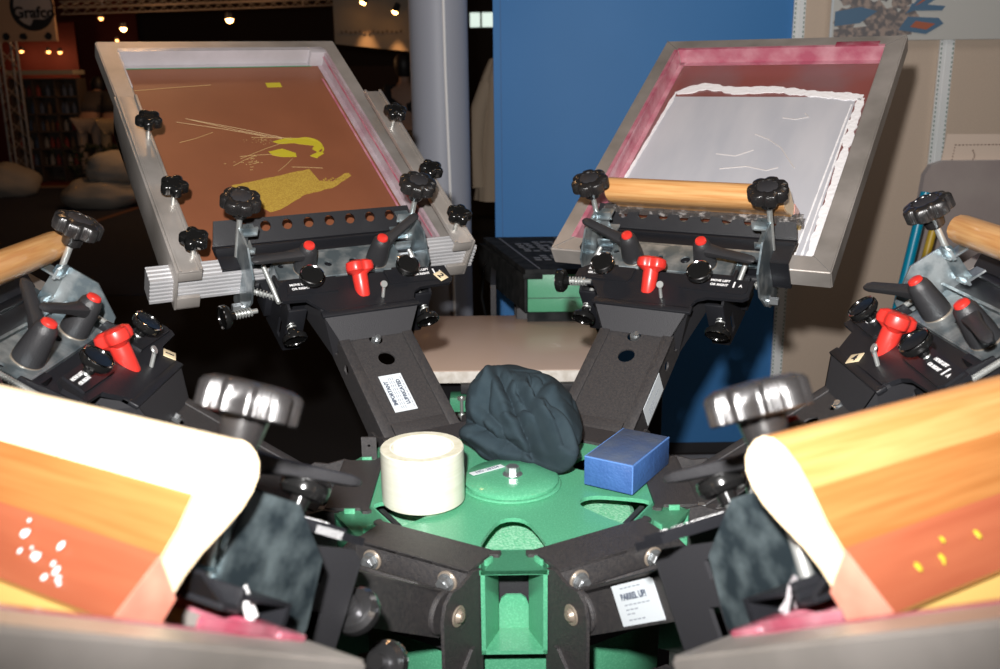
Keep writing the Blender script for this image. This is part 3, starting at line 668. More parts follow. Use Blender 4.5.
def f_br(bm):            # black bracket for one arm, spoke along +y
    plate(bm, [(-.074, .170), (-.080, .166), (-.083, .170), (-.083, .176), (-.074, .180), (-.074, .222), (.074, .222), (.074, .180), (.083, .176), (.083, .170), (.080, .166), (.074, .170)], (), .004, T(0, 0, .012))
    boxm(bm, (-.074, .218, -.050), (.074, .222, .016), bev=.0012)
    for s in (-1, 1):
        ear = [(.205, .012), (.222, .016), (.244, .010), (.262, .012), (.274, .004), (.279, -.012), (.279, -.105), (.205, -.135)]
        plate(bm, ear, (), .004, T(.0755 if s > 0 else -.0795, 0, 0) @ PX)
        plate(bm, [(.22, -.12), (.226, -.068), (.232, -.068), (.30, -.13), (.30, -.16), (.22, -.16)], (), .004, T(.0795 if s > 0 else -.0835, 0, 0) @ PX)
        slab(bm, [(s*.03, .24, -.16), (s*.03, .32, -.16), (s*.03, .30, -.10), (s*.03, .25, -.12)], .004, (s, 0, 0))
    boxm(bm, (-.074, .223, -.150), (.074, .33, -.145))
def f_brbolt(bm, x=0):
    if True:
        cyl(bm, (x, .222, -.002), (x, .2250, -.002), .0118, seg=28, mi=1, bev=.0006); cyl(bm, (x, .2250, -.002), (x, .2268, -.002), .0098, seg=24)
        cyl(bm, (x, .2268, -.002), (x, .2350, -.002), .0082, seg=6, bev=.0008); cyl(bm, (x, .2350, -.002), (x, .2358, -.002), .0055, seg=16)
def f_pin(bm):
    cyl(bm, (.0795, 0, 0), (.0815, 0, 0), .0112, seg=24, mi=1, bev=.0005); cyl(bm, (.0815, 0, 0), (.0855, 0, 0), .0075, .0052, seg=18); cyl(bm, (.0855, 0, 0), (.0862, 0, 0), .0035, seg=6)
for k in range(6):
    M = Rz(-(30+60*k))
    b = O('arm_bracket', f_br, BLK, hub, HO, M, key='armbracket')
    for x in (-.048, .050): O('bracket_bolt', f_brbolt, [STEELB, BRASS], b, (x, 0, 0), key='brbolt')
    for s in (-1, 1): O('pivot_pin', f_pin, [BRASS, BRASS], b, (0, .2535, -.018), Rz(0 if s > 0 else 180), key='pivpin')
O('hinge_strap', lambda bm: plate(bm, [(-.012, -.012), (.008, -.012), (.008, .03), (-.012, .03)], [circ(-.002, .0, .002, 10), circ(-.002, .018, .002, 10)], .003, PY), BLK, hub, HO+V((-.187, .085, .014)))

# ------------------------------------------------------------------ things lying on the hub
tp = thing('packing_tape_roll', 'roll of clear packing tape standing on the green hub, left of the bundled cloth', 'tape roll', W0(T(-.104, -.049, .0165)))
O('wound_tape', lambda bm: lathe(bm, [(.0385, 0), (.0490, 0), (.0500, .001), (.0500, .0655), (.0490, .0665), (.0385, .0665)], None, 72, close=False), TAPEBODY, tp)
O('roll_edge', lambda bm: lathe(bm, [(.0385, .0664), (.0488, .0664), (.0488, .0670), (.0385, .0670), (.0385, .0664)], None, 72, close=False), TAPETOP, tp)
O('card_core', lambda bm: lathe(bm, [(.0365, 0), (.0386, 0), (.0386, .0667), (.0365, .0667), (.0365, 0)], None, 72, close=False), CORE, tp)
bx = thing('abrasive_block', 'blue scuffed rectangular block lying on the green hub, right of the cloth', 'block', W0(T(.151, .016, .0167) @ Rz(-32)))
O('block_body', lambda bm: box(bm, (0, 0, .019), (.066, .114, .038), bev=.0016), BLUEF, bx)
O('scuffed_top', lambda bm: box(bm, (0, 0, .0382), (.0615, .1095, .0008), bev=.0003), BLUEF2, bx, label='greyed worn top face')

O('worn_edge', lambda bm: [tube(bm, [a_, b_], .0011, 6) for a_, b_ in (((-.032, -.056, .0372), (.032, -.056, .0372)), ((.032, -.056, .0372), (.032, .056, .0372)), ((.032, -.056, .0372), (.032, -.056, .001)), ((-.032, -.056, .0372), (-.032, .056, .0372)))], BLUEFE, bx, label='paler worn edges')
def f_cloth(bm):
    prof = [(-180, .078), (-150, .080), (-125, .070), (-95, .066), (-76, .078), (-60, .136), (-46, .092), (-15, .083), (30, .085), (60, .085), (90, .09), (130, .085), (160, .080), (180, .078)]
    def rad(a):
        for (a0, r0), (a1, r1) in zip(prof, prof[1:]):
            if a0 <= a <= a1: t = (a-a0)/(a1-a0); t = t*t*(3-2*t); return r0+(r1-r0)*t
        return .07
    # creases drawn on the front of the bundle: (across, up) points
    CR_ = [([(-.028, .104), (-.012, .070), (.012, .012), (.02, -.01)], .0065, .015), ([(.020, .090), (.040, .050), (.058, .003)], .006, .014),
           ([(-.075, .040), (-.040, .012), (.0, -.004), (.035, -.022)], .0065, .013), ([(-.030, .108), (-.045, .067), (-.064, .026)], .005, .007),
           ([(.0, .078), (.024, .035), (.04, -.02)], .005, .010), ([(-.07, .005), (-.04, -.012), (-.01, -.02)], .005, .008), ([(-.01, .05), (.01, .055), (.035, .09)], .006, .009), ([(-.055, .06), (-.03, .03), (-.028, .0)], .006, .007)]
    def crease(u, v):
        d = 0
        for pts, w, dep in CR_:
            best = 9; sd = 1
            for (ax, ay), (bx_, by_) in zip(pts, pts[1:]):
                vx, vy = bx_-ax, by_-ay; L2 = vx*vx+vy*vy; k = min(1, max(0, ((u-ax)*vx+(v-ay)*vy)/L2)); px, py = u-(ax+vx*k), v-(ay+vy*k); q = sqrt(px*px+py*py)
                if q < best: best = q; sd = 1 if px*vy-py*vx > 0 else -1
            d += -dep*.90*math.exp(-best/w*1.0) + dep*.60*math.exp(-((best-w*2.0)/(w*1.3))**2)*(1 if sd > 0 else .35)
        return d
    t = bmesh.new(); NA, NR = 260, 120; rings = []; E0 = .55; H = .112
    for j in range(NR+1):
        e = -E0+(pi/2+E0)*j/NR; g = max(0, sin(e)); ring = []
        for i in range(NA):
            a = -180+360*i/NA; r = rad(a); c = max(0, cos(e))**.85
            if e < 0: c *= .80+.20*cos(e/E0*pi/2)
            x = r*cos(radians(a))*c + -.018*g; y = r*sin(radians(a))*c + .022*g; h = (sin(e)+sin(E0))/(1+sin(E0))*H
            nn = V((cos(radians(a))*c, sin(radians(a))*c, .25+g)).normalized(); env = min(1, h/.022)
            p = V((x, y, h)); q = V((x*15+2, y*15, h*13))
            n1 = noise.noise(q*.8)*.022 + noise.noise(q*1.9+V((5, 1, 2)))*.0035 - .002*max(0, .16-abs(noise.noise(q*1.7+V((1, 7, 3)))))/.16
            f = crease(x, .91*h+.41*y)*max(0, min(1, -nn.y*1.6+.5))
            p += nn*(n1+f)*env; p.z = max(p.z, 0); ring.append(t.verts.new(p))
        rings.append(ring)
    for A, B in zip(rings, rings[1:]):
        for i in range(NA): t.faces.new((A[i], A[(i+1) % NA], B[(i+1) % NA], B[i]))
    bmesh.ops.remove_doubles(t, verts=t.verts, dist=.00001)
    bmesh.ops.contextual_create(t, geom=[e for e in t.edges if e.is_boundary])
    bmesh.ops.smooth_vert(t, verts=t.verts, factor=.5, use_axis_x=True, use_axis_y=True, use_axis_z=True)
    bmesh.ops.recalc_face_normals(t, faces=t.faces); merge(bm, t)
cth = tag(O('cloth', f_cloth, CLOTH, None, smooth=60), 'crumpled dark teal grey cloth bundled on the back of the green hub', 'cloth')
cth.matrix_world = W0(T(.016, .098, .0175))

# ------------------------------------------------------------------ pallet and what is under it
pl = thing('printing_pallet', 'smooth pinkish pallet board with white edge between the two back arms', 'pallet', W0(T(0, .995, -.176)))
O('board', lambda bm: boxm(bm, (-.235, 0, .004), (.245, .52, .030), bev=.002), PALLET, pl)
O('board_edge', lambda bm: boxm(bm, (-.234, -.002, .001), (.244, .004, .0285), bev=.001), PEDGE, pl, label='rough white front edge')
O('support_bracket', lambda bm: (boxm(bm, (-.10, -.02, -.020), (.16, .10, .002), bev=.002), boxm(bm, (-.2, -.0, -.06), (.22, .3, -.04))), BLK2, pl)
O('green_crossbar', lambda bm: boxm(bm, (-.125, -.028, -.060), (.145, .02, -.026), bev=.002), GREEN, pl)
O('levelling_bolt', lambda bm: (cyl(bm, (0, -.034, -.075), (0, -.034, -.020), .004, seg=10), cyl(bm, (0, -.034, -.027), (0, -.034, -.022), .010, seg=12), cyl(bm, (0, -.034, -.068), (0, -.034, -.062), .009, seg=6)), THREAD, pl, (-.098, 0, 0), key='levbolt')
O('levelling_bolt', lambda bm: None, THREAD, pl, (.122, 0, 0), key='levbolt')
O('support_arm', lambda bm: boxm(bm, (-.05, -.80, -.14), (.05, .2, -.06), bev=.003), BLK2, pl)

# ------------------------------------------------------------------ control box behind
cb = thing('control_box', 'green and black control box behind the pallet, dark printed lid', 'machine', W0(T(.066, 1.42, -.16)))
O('green_body', lambda bm: boxm(bm, (0, 0, .045), (.40, .50, .150), bev=.003), GREEN, cb)
O('body_seam', lambda bm: boxm(bm, (.001, -.001, .083), (.399, .002, .085)), BLK2, cb)
def f_lid(bm):
    c = [(-.006, -.010), (.41, -.010), (.41, .52), (-.125, .52)]
    plate(bm, c, (), .014, T(0, 0, .150)); plate(bm, [(-.008, .0), (-.002, .0), (-.115, .52), (-.14, .52)], (), .10, T(0, 0, .045))
    boxm(bm, (-.012, -.012, .138), (.04, .01, .152), bev=.002)
    boxm(bm, (.0, .02, -.02), (.40, .5, .045))
O('lid', f_lid, mat('dark printed lid', (.012, .014, .015), .75, spec=.1, c2=(.03, .032, .033), scale=30), cb)
def f_lidp(bm):
    slab(bm, [(.030, .0, .1645), (.034, .0, .1645), (-.072, .5, .1645), (-.078, .5, .1645)], .0006, (0, 0, 1)); slab(bm, [(.15, .3, .1645), (.155, .3, .1645), (.10, .5, .1645), (.096, .5, .1645)], .0006, (0, 0, 1))
    r = random.Random(4)
    for y in (.12, .15, .18, .26, .29, .32, .35, .38, .41):
        for k in range(6):
            if r.random() < .75: x = .05+k*.026-y*.2+r.uniform(0, .008); slab(bm, [(x, y, .1645), (x+.018, y, .1645), (x+.015, y+.014, .1645), (x-.003, y+.014, .1645)], .0006, (0, 0, 1))
O('lid_print', f_lidp, mat('grey print', (.16, .16, .165), .5), cb, smooth=0)
O('hinge_bolt', lambda bm: (cyl(bm, (.105, .13, .164), (.105, .13, .18), .006), cyl(bm, (.105, .13, .178), (.105, .13, .184), .012, seg=12)), THREAD, cb)
O('stand', lambda bm: (boxm(bm, (-.03, .05, -.825), (.03, .11, .045), bev=.003), boxm(bm, (.33, .05, -.825), (.38, .11, .045), bev=.003), boxm(bm, (-.03, .38, -.825), (.03, .44, .045), bev=.003), boxm(bm, (-.08, .10, -.825), (.40, .4, -.80)), boxm(bm, (-.10, .1, .0), (-.085, .4, .10))), BLK2, cb)
O('power_cable', lambda bm: tube(bm, [(-.10, .42, .12), (-.125, .40, .09), (-.13, .38, .0), (-.11, .36, -.10), (-.09, .33, -.2)], .004, 8), GLOSS, cb)
tag(O('plywood_crate', lambda bm: (boxm(bm, (-.075, 2.08, 0), (.02, 2.34, .52), bev=.004), slab(bm, [(-.072, 2.078, .45), (-.055, 2.078, .45), (-.02, 2.078, .2), (-.04, 2.078, .2)], .006, (0, -1, 0))), BWOOD), 'brown plywood crate in the gap left of the blue wall', 'crate')

# ------------------------------------------------------------------ booth walls
WY = 2.55
def S(name, fn, m, **k): return tag(O(name, fn, m, **k), kind='structure')
xb0 = aty(495, 200, WY).x; xb1 = aty(790, 100, WY).x
S('wall_back', lambda bm: (boxm(bm, (xb0, WY, .045), (xb1, WY+.06, 2.6), bev=.002)), BLUEW)
S('trim_1', lambda bm: boxm(bm, (xb0+.026, WY-.003, .045), (xb0+.029, WY, 2.6)), mat('seam blue', (.04, .15, .36), .6))
S('baseboard_back', lambda bm: boxm(bm, (xb0, WY+.004, 0), (xb1, WY+.05, .045)), BLK2)
S('wall_right', lambda bm: boxm(bm, (xb1, WY+.004, 0), (4.2, WY+.06, 2.6)), TAN)
def upright(name, u, v, w):
    x = aty(u, v, WY).x
    S(name, lambda bm: (boxm(bm, (x, WY-.012, 0), (x+w, WY, 2.6), bev=.001), boxm(bm, (x+w*.42, WY-.014, 0), (x+w*.58, WY-.011, 2.6)), [boxm(bm, (x+q, WY-.0135, .05+.016*k), (x+q+.004, WY-.0115, .058+.016*k), mi=1) for k in range(155) for q in (.003, w-.007)]), [UPR, SLOT], smooth=0)
upright('trim_2', 790, 60, .042); upright('trim_3', 937.5, 60, .052)
S('floor', lambda bm: boxm(bm, (-30, -4, -.05), (30, 24, 0)), FLOORB)
S('trim_4', lambda bm: boxm(bm, (-.2, 2.46, .0), (3, 2.50, .012)), mat('grey floor strip', (.30, .30, .31), .5))
# poster with a picture of a press, hung at the top right
py = WY-.03
a0 = aty(830, 41, py); b0 = aty(1003, 43, py)
ps = thing('poster', 'pale poster with a picture of a printing press, top right on the tan wall', 'poster', T(a0.x, py, a0.z+Z0))
O('sheet', lambda bm: boxm(bm, (0, 0, 0), (.9, .004, .5)), POST, ps)
O('white_edge', lambda bm: boxm(bm, (-.004, -.001, 0), (.004, .003, .5)), LABEL, ps)
def pic(bm, shapes, d=0):
    for k, pts in enumerate(shapes): plate(bm, pts, (), .001, T(0, -.0022-.00012*k-d, 0) @ PY)
def bl(cx, cy, r, seed, n=16):
    rr = random.Random(seed); return [(cx+r*rr.uniform(.75, 1.1)*cos(2*pi*i/n), cy+r*rr.uniform(.75, 1.1)*sin(2*pi*i/n)) for i in range(n)]
O('machine_picture', lambda bm: pic(bm, [bl(.05, .075, .045, 1), bl(.10, .13, .04, 2), bl(.15, .09, .05, 3), bl(.20, .06, .06, 4), bl(.24, .14, .04, 5), bl(.27, .07, .045, 6), bl(.18, .16, .03, 7), bl(.05, .155, .035, 8), [(.01, .0), (.29, .02), (.28, .06), (.01, .04)]]), mat('dark machine print', (.17, .16, .165), .5, c2=(.40, .32, .28), scale=45, contrast=(.45, .6)), ps, smooth=0)
O('blue_picture', lambda bm: pic(bm, [[(.01, .05), (.10, .06), (.16, .10), (.10, .115), (.01, .10)], [(.24, .035), (.34, .02), (.40, .055), (.38, .075), (.27, .08)], [(.26, .09), (.30, .14), (.42, .21), (.44, .19), (.32, .11)], [(.27, .10), (.39, .10), (.40, .115), (.28, .125)]], .0016), mat('steel blue print', (.10, .19, .30), .5), ps, smooth=0)
O('orange_picture', lambda bm: [plate(bm, p_, (), .001, T(0, -.0052, 0) @ PY) for p_ in ([(.28, .045), (.34, .035), (.37, .055), (.30, .065)], [(.29, .115), (.31, .125), (.40, .185), (.38, .19)])], mat('orange print', (.45, .14, .08), .5), ps, smooth=0)
O('screen_picture', lambda bm: pic(bm, [[(.62, .07), (.70, .09), (.86, .085), (.86, .045), (.70, .05)], [(.68, .125), (.76, .14), (.86, .138), (.86, .11), (.72, .12)]]), mat('grey green print', (.22, .25, .22), .5), ps, smooth=0)
# grey-brown covered board, paper, and coloured tubes at the right
gy = 2.05
q = [aty(u, v, gy) for u, v in ((903, 300), (925, 175), (932, 165), (945, 161), (1060, 160), (1060, 330))]
gb = thing('covered_board', 'rounded grey-brown fleece covered board behind the right print arm', 'board', T(q[0].x, gy, q[0].z+Z0))
O('fleece_cover', lambda bm: (plate(bm, [(p.x-q[0].x, p.z-q[0].z) for p in q], (), .03, PY)), GREYF, gb)
O('stand_legs', lambda bm: [boxm(bm, (x, .0, -(q[0].z+Z0)), (x+.03, .03, .02)) for x in (.03, .30)], BLK2, gb)
gp = 2.0805; q2 = [aty(u, v, gp) for u, v in ((936, 185), (947, 134), (1040, 134), (1040, 185))]
pp = thing('paper_sheet', 'cream paper with a dotted border sticking up behind the fleece covered board', 'paper', T(q2[0].x, gp, q2[0].z+Z0))
O('sheet', lambda bm: plate(bm, [(p.x-q2[0].x, p.z-q2[0].z) for p in q2], (), .003, PY), PAPER, pp)
def f_dots(bm):
    for k in range(15): boxm(bm, (.047+.012*k, -.001, .127), (.054+.012*k, .0005, .130))
    for k in range(7): boxm(bm, (.040+.0007*k*1.6, -.001, .061+.0095*k), (.043+.0007*k*1.6, .0005, .065+.0095*k))
    for k in range(5): boxm(bm, (.11+.004*sin(k), -.001, .079+.007*k), (.113+.004*sin(k), .0005, .085+.007*k))
O('dotted_border', f_dots, mat('brown print', (.16, .09, .07), .6), pp, smooth=0)
ty = 1.75
for nm, m, u0, v0, u1, v1, r, lab in (('plastic_tube', CYAN, 926, 192, 905, 278, .015, 'cyan blue plastic tube leaning behind the right print arm'), ('plastic_tube', YPL, 933, 230, 917, 290, .012, 'yellow plastic tube leaning beside the cyan one, behind the right print arm')):
    a, b = aty(u0, v0, ty), aty(u1, v1, ty-.02); b2 = a+(b-a)*((a.z+Z0)/(a.z-b.z)*.999)
    t_ = tag(O(nm, lambda bm: cyl(bm, (0, 0, 0), a-b2, r, seg=20, bev=.002), m), lab, 'tube', 'plastic tubes'); t_.matrix_world = T(b2+V((0, 0, Z0)))
# column
cy_ = 2.45; xc = (aty(413, 150, cy_).x+aty(470, 150, cy_).x)/2; rc = (aty(470, 150, cy_).x-aty(413, 150, cy_).x)/2
col = thing('display_column', 'pale grey round column with a thin bright cable, between the hall and the blue wall', 'column', T(xc, cy_, 0))
O('shaft', lambda bm: lathe(bm, [(0, 0), (rc, 0), (rc, 2.6), (0, 2.6)], None, 48), COLM, col)
O('bright_cable', lambda bm: tube(bm, [(rc*.22, -rc-.012, 2.6), (rc*.26, -rc-.012, 1.5), (rc*.36, -rc-.008, .9), (rc*.42, -rc-.006, 0)], .0055, 8), mat('bright white cable', (.85, .85, .85), .4), col)
# coat hanging in the gap
def f_coat(bm):
    r = [(.0, .0), (.05, .02), (.085, .10), (.10, .3), (.115, .55), (.12, .62), (.0, .62)]
    def mod(a, z): return 1+.07*sin(5*a+z*8)+.04*sin(11*a)
    lathe(bm, [(x, .62-z) for x, z in r], Matrix.Diagonal((1, .6, 1, 1)), 48, 0, mod)
    tube(bm, [(-.06, 0, .50), (-.10, -.01, .38), (-.115, -.02, .22), (-.105, -.03, .06)], [.035, .042, .038, .034], 12)
p_ = aty(496, 200, 3.2)
ct = tag(O('hanging_coat', f_coat, mat('beige wool', (.28, .22, .16), .9, bump=.3, bscale=60), smooth=60), 'beige coat hanging in the dark gap left of the blue wall', 'coat'); ct.matrix_world = T(p_.x+.03, 3.2, p_.z+Z0)

# ------------------------------------------------------------------ the dark hall behind
HY = 17.5
S('wall_far', lambda bm: boxm(bm, (-22, HY, 0), (12, HY+.2, 8)), DARKW)
def fl(u, v): k = atz(u, v, -Z0); return k.x, k.y
S('trim_5', lambda bm: boxm(bm, (-20, 12.6, .001), (-2.5, 16.5, .006)), REDC)
S('trim_6', lambda bm: boxm(bm, (-12, 12.45, .001), (-2.5, 12.6, .02)), mat('pale carpet edge', (.35, .2, .12), .8))
S('trim_7', lambda bm: boxm(bm, (-12, 5.6, .001), (-2.2, 12.45, .004)), FLOORD)
a = V(fl(60, 232)+(0,)); b = V(fl(150, 203)+(0,))
S('trim_8', lambda bm: slab(bm, [a+V((0, 0, .002)), b+V((0, 0, .002)), b+V((.12, .55, .002)), a+V((.12, .5, .002))], .006, (0, 0, 1)), mat('brown stand edge', (.20, .09, .05), .8))
def beanbag(name, u, v, y, w, h, lab, seed, zb=0, fn=1):
    p = aty(u, v, y)
    def f(bm):
        t = bmesh.new(); bmesh.ops.create_uvsphere(t, u_segments=40, v_segments=24, radius=1)
        for q in t.verts:
            c = q.co.copy(); n = noise.noise(c*1.6+V((seed, 0, 0)))*.14+noise.noise(c*4+V((seed, 3, 0)))*.04
            c = c*(1+n); c.z = max(c.z, -.72); q.co = V((c.x*w/2, c.y*w/2*.85, (c.z+.72)*h/1.75))
        merge(bm, t)
    o = tag(O(name, f, CREAM, smooth=80), lab, 'bean bag', 'cream bean bags'); o.matrix_world = T(p.x, y, zb); return o
beanbag('bean_bag', 8, 180, 11.6, .78, .42, 'cream bean bag at the left edge of the photo on the dark carpet', 1)
beanbag('bean_bag', 102, 195, 10.4, .90, .36, 'wide cream bean bag on the dark carpet, carrying a smaller one', 2)
beanbag('bean_bag', 112, 175, 10.4, .62, .36, 'smaller cream bean bag lying on top of the wide one', 3, .30)
# banner with the round logo
bp0 = aty(-30, 42, 12.0); bp1 = aty(57, 42, 12.0); bw = bp1.x-bp0.x
bn = thing('hanging_sign', 'dim cream sign with the round Grafco logo, hanging top left in the dark hall', 'sign', T(bp0.x, 12.0, bp0.z+Z0))
O('panel', lambda bm: boxm(bm, (0, 0, 0), (bw, .05, 1.6)), mat('dim cream panel', (.55, .38, .26), .8), bn)
c_ = aty(32, 8, 12.0)-bp0; RR = .275*1.02
O('logo_ring', lambda bm: plate(bm, circ(c_.x, c_.z, RR, 48), [circ(c_.x+.012, c_.z+.02, RR*.87, 48)], .004, T(0, -.006, 0) @ PY), mat('logo black', (.015, .018, .025), .6), bn, smooth=0)
O('logo_disc', lambda bm: plate(bm, circ(c_.x, c_.z, RR*.93, 48), (), .003, T(0, -.003, 0) @ PY), mat('logo grey', (.50, .48, .50), .7), bn, smooth=0)
O('logo_arc', lambda bm: plate(bm, [(c_.x+RR*.9*cos(radians(q_)), c_.z+RR*.9*sin(radians(q_))) for q_ in range(-105, -18, 6)]+[(c_.x+RR*.5, c_.z-RR*.50), (c_.x+.0, c_.z-RR*.48), (c_.x-.02, c_.z-RR*.65)], (), .004, T(0, -.007, 0) @ PY), MATS['logo black'], bn, smooth=0)
O('lettering', lambda bm: text(bm, 'Grafco', .19, T(c_.x+.02, -.012, c_.z-.06) @ Rx(90), bold=.006), MATS['logo black'], bn, smooth=0)
for x_ in (bw-.64, bw-.42, bw-.10): O('small_emblem', lambda bm: plate(bm, bl(x_, .06, .05, 20+int(x_*9), 12), (), .004, T(0, -.004, 0) @ PY), MATS['logo black'], bn, smooth=0)
# trusses
def truss(bm, p0, p1, w, n, r=.018):
    p0, p1 = V(p0), V(p1); d = (p1-p0).normalized(); s = d.orthogonal().normalized(); t = d.cross(s)
    cs = [(s+t)*w/2, (s-t)*w/2, (-s-t)*w/2, (-s+t)*w/2]
    for c in cs: cyl(bm, p0+c, p1+c, r, seg=8)
    for k in range(n):
        a, b = p0.lerp(p1, k/n), p0.lerp(p1, (k+1)/n)
        for i in range(4): cyl(bm, a+cs[i], b+cs[(i+1) % 4], r*.5, seg=6)
TR = mat('truss aluminium', (.30, .26, .23), .4, .3)
p0 = aty(13, 100, 12.35); tag(O('lighting_truss', lambda bm: truss(bm, (p0.x, 12.35, 0), (p0.x, 12.35, 5), .2, 22), TR), 'upright lattice truss at the left edge of the dark hall', 'truss', 'lattice trusses')
p1 = aty(60, 8, 11.0); p2 = aty(345, 0, 11.0)
tag(O('lighting_truss', lambda bm: truss(bm, (p1.x, 11, p1.z+Z0), (p2.x, 11, p2.z+Z0+.02), .10, 26, .009) or [cyl(bm, (q_, 11, p1.z+Z0), (q_, 11, 6.0), .012, seg=8) for q_ in (p1.x+.5, p2.x-.5)], TR), 'long horizontal lattice truss across the top of the dark hall', 'truss', 'lattice trusses')
S('ceiling', lambda bm: boxm(bm, (-22, -4, 6.0), (12, HY+.2, 6.1)), DARKW)
# red stand with shelves
S('wall_left', lambda bm: (boxm(bm, (aty(0, 60, 16).x-1, 16, 0), (aty(78, 60, 16).x, 16.1, 2.35)), boxm(bm, (aty(0, 44, 16.5).x-1, 16.5, 0), (aty(140, 60, 16.5).x, 16.6, 3.0))), REDW)
S('wall_centre', lambda bm: boxm(bm, (aty(100, 60, 17).x, 17, 0), (aty(420, 60, 17).x, 17.1, 1.6)), mat('dark brown wall', (.06, .03, .02), .8))
p = aty(335, 0, 9.0); p3 = aty(415, 52, 9.0)
wsg = S('wall_sign', lambda bm: slab(bm, [(aty(335, 44, 9).x, 9, aty(335, 44, 9).z+Z0), (p3.x, 9, p3.z+Z0), (p3.x, 9, 4), (aty(335, 44, 9).x, 9, 4)], .1, (0, 1, 0)), BEIGE)
p4 = aty(372, 32, 8.98)
O('faint_lettering', lambda bm: [plate(bm, bl(.045*k, .006*sin(k*2), .016, 50+k, 7), (), .004, PY) for k in range(14)], mat('faint brown letters', (.17, .12, .09), .8), wsg, (p4.x-.3, 8.985, p4.z+Z0), smooth=0)
def shelf():
    y = 13.2; a = aty(18, 150, y); b = aty(76, 78, y); w = b.x-a.x
    r = thing('display_shelf', 'dim shelving full of small goods behind the bean bags', 'shelf', T(a.x, y, 0))
    GR = mat('dim shelf', (.10, .075, .06), .8); h = b.z+Z0
    O('rack', lambda bm: (boxm(bm, (0, .3, 0), (w, .33, h)), [boxm(bm, (0, 0, h*k/6-.02), (w, .3, h*k/6)) for k in range(1, 7)], [boxm(bm, (w*k/3-.01, 0, 0), (w*k/3+.01, .3, h)) for k in range(4)]), GR, r)
    O('table_top', lambda bm: boxm(bm, (-.05+w*.1, -.2, h+.05), (w*1.05, .2, h+.11)), mat('dim cream board', (.42, .38, .30), .8), r)
    cols = [mat('goods white', (.36, .33, .30), .7), mat('goods blue', (.12, .15, .22), .7), mat('goods red', (.30, .05, .04), .7), mat('goods brown', (.2, .12, .07), .7)]
    rr = random.Random(5); n = 0
    for lv in range(1, 6):
        x = .03
        while x < w-.08:
            bw_ = rr.uniform(.05, .09); hh = rr.uniform(.08, .17); m = rr.choice(cols)
            key = f'goods{rr.randint(0, 3)}{m.name}'
            o = O('bottle', lambda bm: lathe(bm, [(0, 0), (.03, 0), (.032, .01), (.032, .10), (.012, .125), (.012, .15), (0, .15)], None, 14), m, None, (a.x+x, y+.08+rr.uniform(0, .1), h*lv/6), key=key)
            tag(o, 'small bottle among the goods on the dim shelving behind the bean bags', 'bottle', 'small goods on the dim shelving'); x += bw_+rr.uniform(.01, .05)
shelf()
def person(u, v, y, lab, shirt, trous, lean, seed=0, hairc=(.012, .01, .01)):
    p = aty(u, v, y); root = thing('person', lab, 'person', T(p.x, y, 0))
    def skin(name, verts, edges, rad, m, sub=2):
        me = bpy.data.meshes.new(name); me.from_pydata(verts, edges, []); o = bpy.data.objects.new(name, me); COL.objects.link(o)
        mod = o.modifiers.new('s', 'SKIN'); sl = me.skin_vertices[0].data
        for i, r in enumerate(rad): sl[i].radius = (r, r) if not isinstance(r, tuple) else r
        sl[0].use_root = True
        md = o.modifiers.new('u', 'SUBSURF'); md.levels = sub; md.render_levels = sub
        me.materials.append(m); o.parent = root; return o
    L = lean
    hip = V((0, 0, .90)); chest = V((0, .28*L, 1.25-.12*L)); neck = V((0, .42*L, 1.42-.2*L)); head = V((0, .52*L, 1.52-.22*L)); crown = V((0, .56*L, 1.66-.24*L))
    vs = [hip, chest, neck, head, crown]; es = [(0, 1), (1, 2), (2, 3), (3, 4)]; rd = [(.16, .12), (.16, .11), .05, (.075, .09), (.06, .075)]
    for s in (-1, 1):
        i = len(vs); vs += [V((s*.19, chest.y+.03, chest.z+.09)), V((s*.24, chest.y+.12*L+.02, chest.z-.17)), V((s*.18, chest.y+.3*L+.08, chest.z-.30)), V((s*.16, chest.y+.34*L+.12, chest.z-.36))]
        es += [(1, i), (i, i+1), (i+1, i+2), (i+2, i+3)]; rd += [.055, .042, .03, .026]
        i = len(vs); vs += [V((s*.10, 0, .82)), V((s*.11, -.02, .47)), V((s*.11, 0, .09)), V((s*.12, .13, .045))]
        es += [(0, i), (i, i+1), (i+1, i+2), (i+2, i+3)]; rd += [.075, .055, .04, (.04, .03)]
    skin('body', vs, es, rd, SKIN)
    i0 = 5
    skin('shirt', [hip+V((0, 0, .06)), chest, neck-V((0, .01, .06))]+[vs[5], vs[6]]+[vs[13], vs[14]], [(0, 1), (1, 2), (1, 3), (3, 4), (1, 5), (5, 6)], [(.18, .14), (.18, .13), .07, .068, .055, .068, .055], shirt)
    skin('trousers', [hip-V((0, 0, .02)), vs[9], vs[10], vs[11], vs[17], vs[18], vs[19]], [(0, 1), (1, 2), (2, 3), (0, 4), (4, 5), (5, 6)], [(.165, .13), .088, .066, .052, .088, .066, .052], trous)
    O('hair', lambda bm: lathe(bm, [(0, -.13), (.07, -.12), (.10, -.04), (.105, .04), (.07, .11), (0, .13)], None, 20), mat('dark hair', hairc, .5), root, (head+crown)/2+V((0, -.03, .0)))
person(87, 110, 13.2, 'person with dark hair, grey top and pale trousers leaning forward, seen from behind', mat('grey top', (.07, .06, .06), .8), mat('pale trousers', (.42, .34, .28), .8), 1.0)
person(111, 110, 12.9, 'person in dark top and cream trousers leaning forward beside the screen frame edge', mat('black top', (.02, .02, .025), .8), mat('cream trousers', (.45, .35, .22), .8), 1.0)
person(405, 110, 9.5, 'person in black clothes standing in the dark hall left of the column', mat('black shirt', (.012, .012, .014), .8), mat('black trousers', (.01, .01, .012), .8), .1)
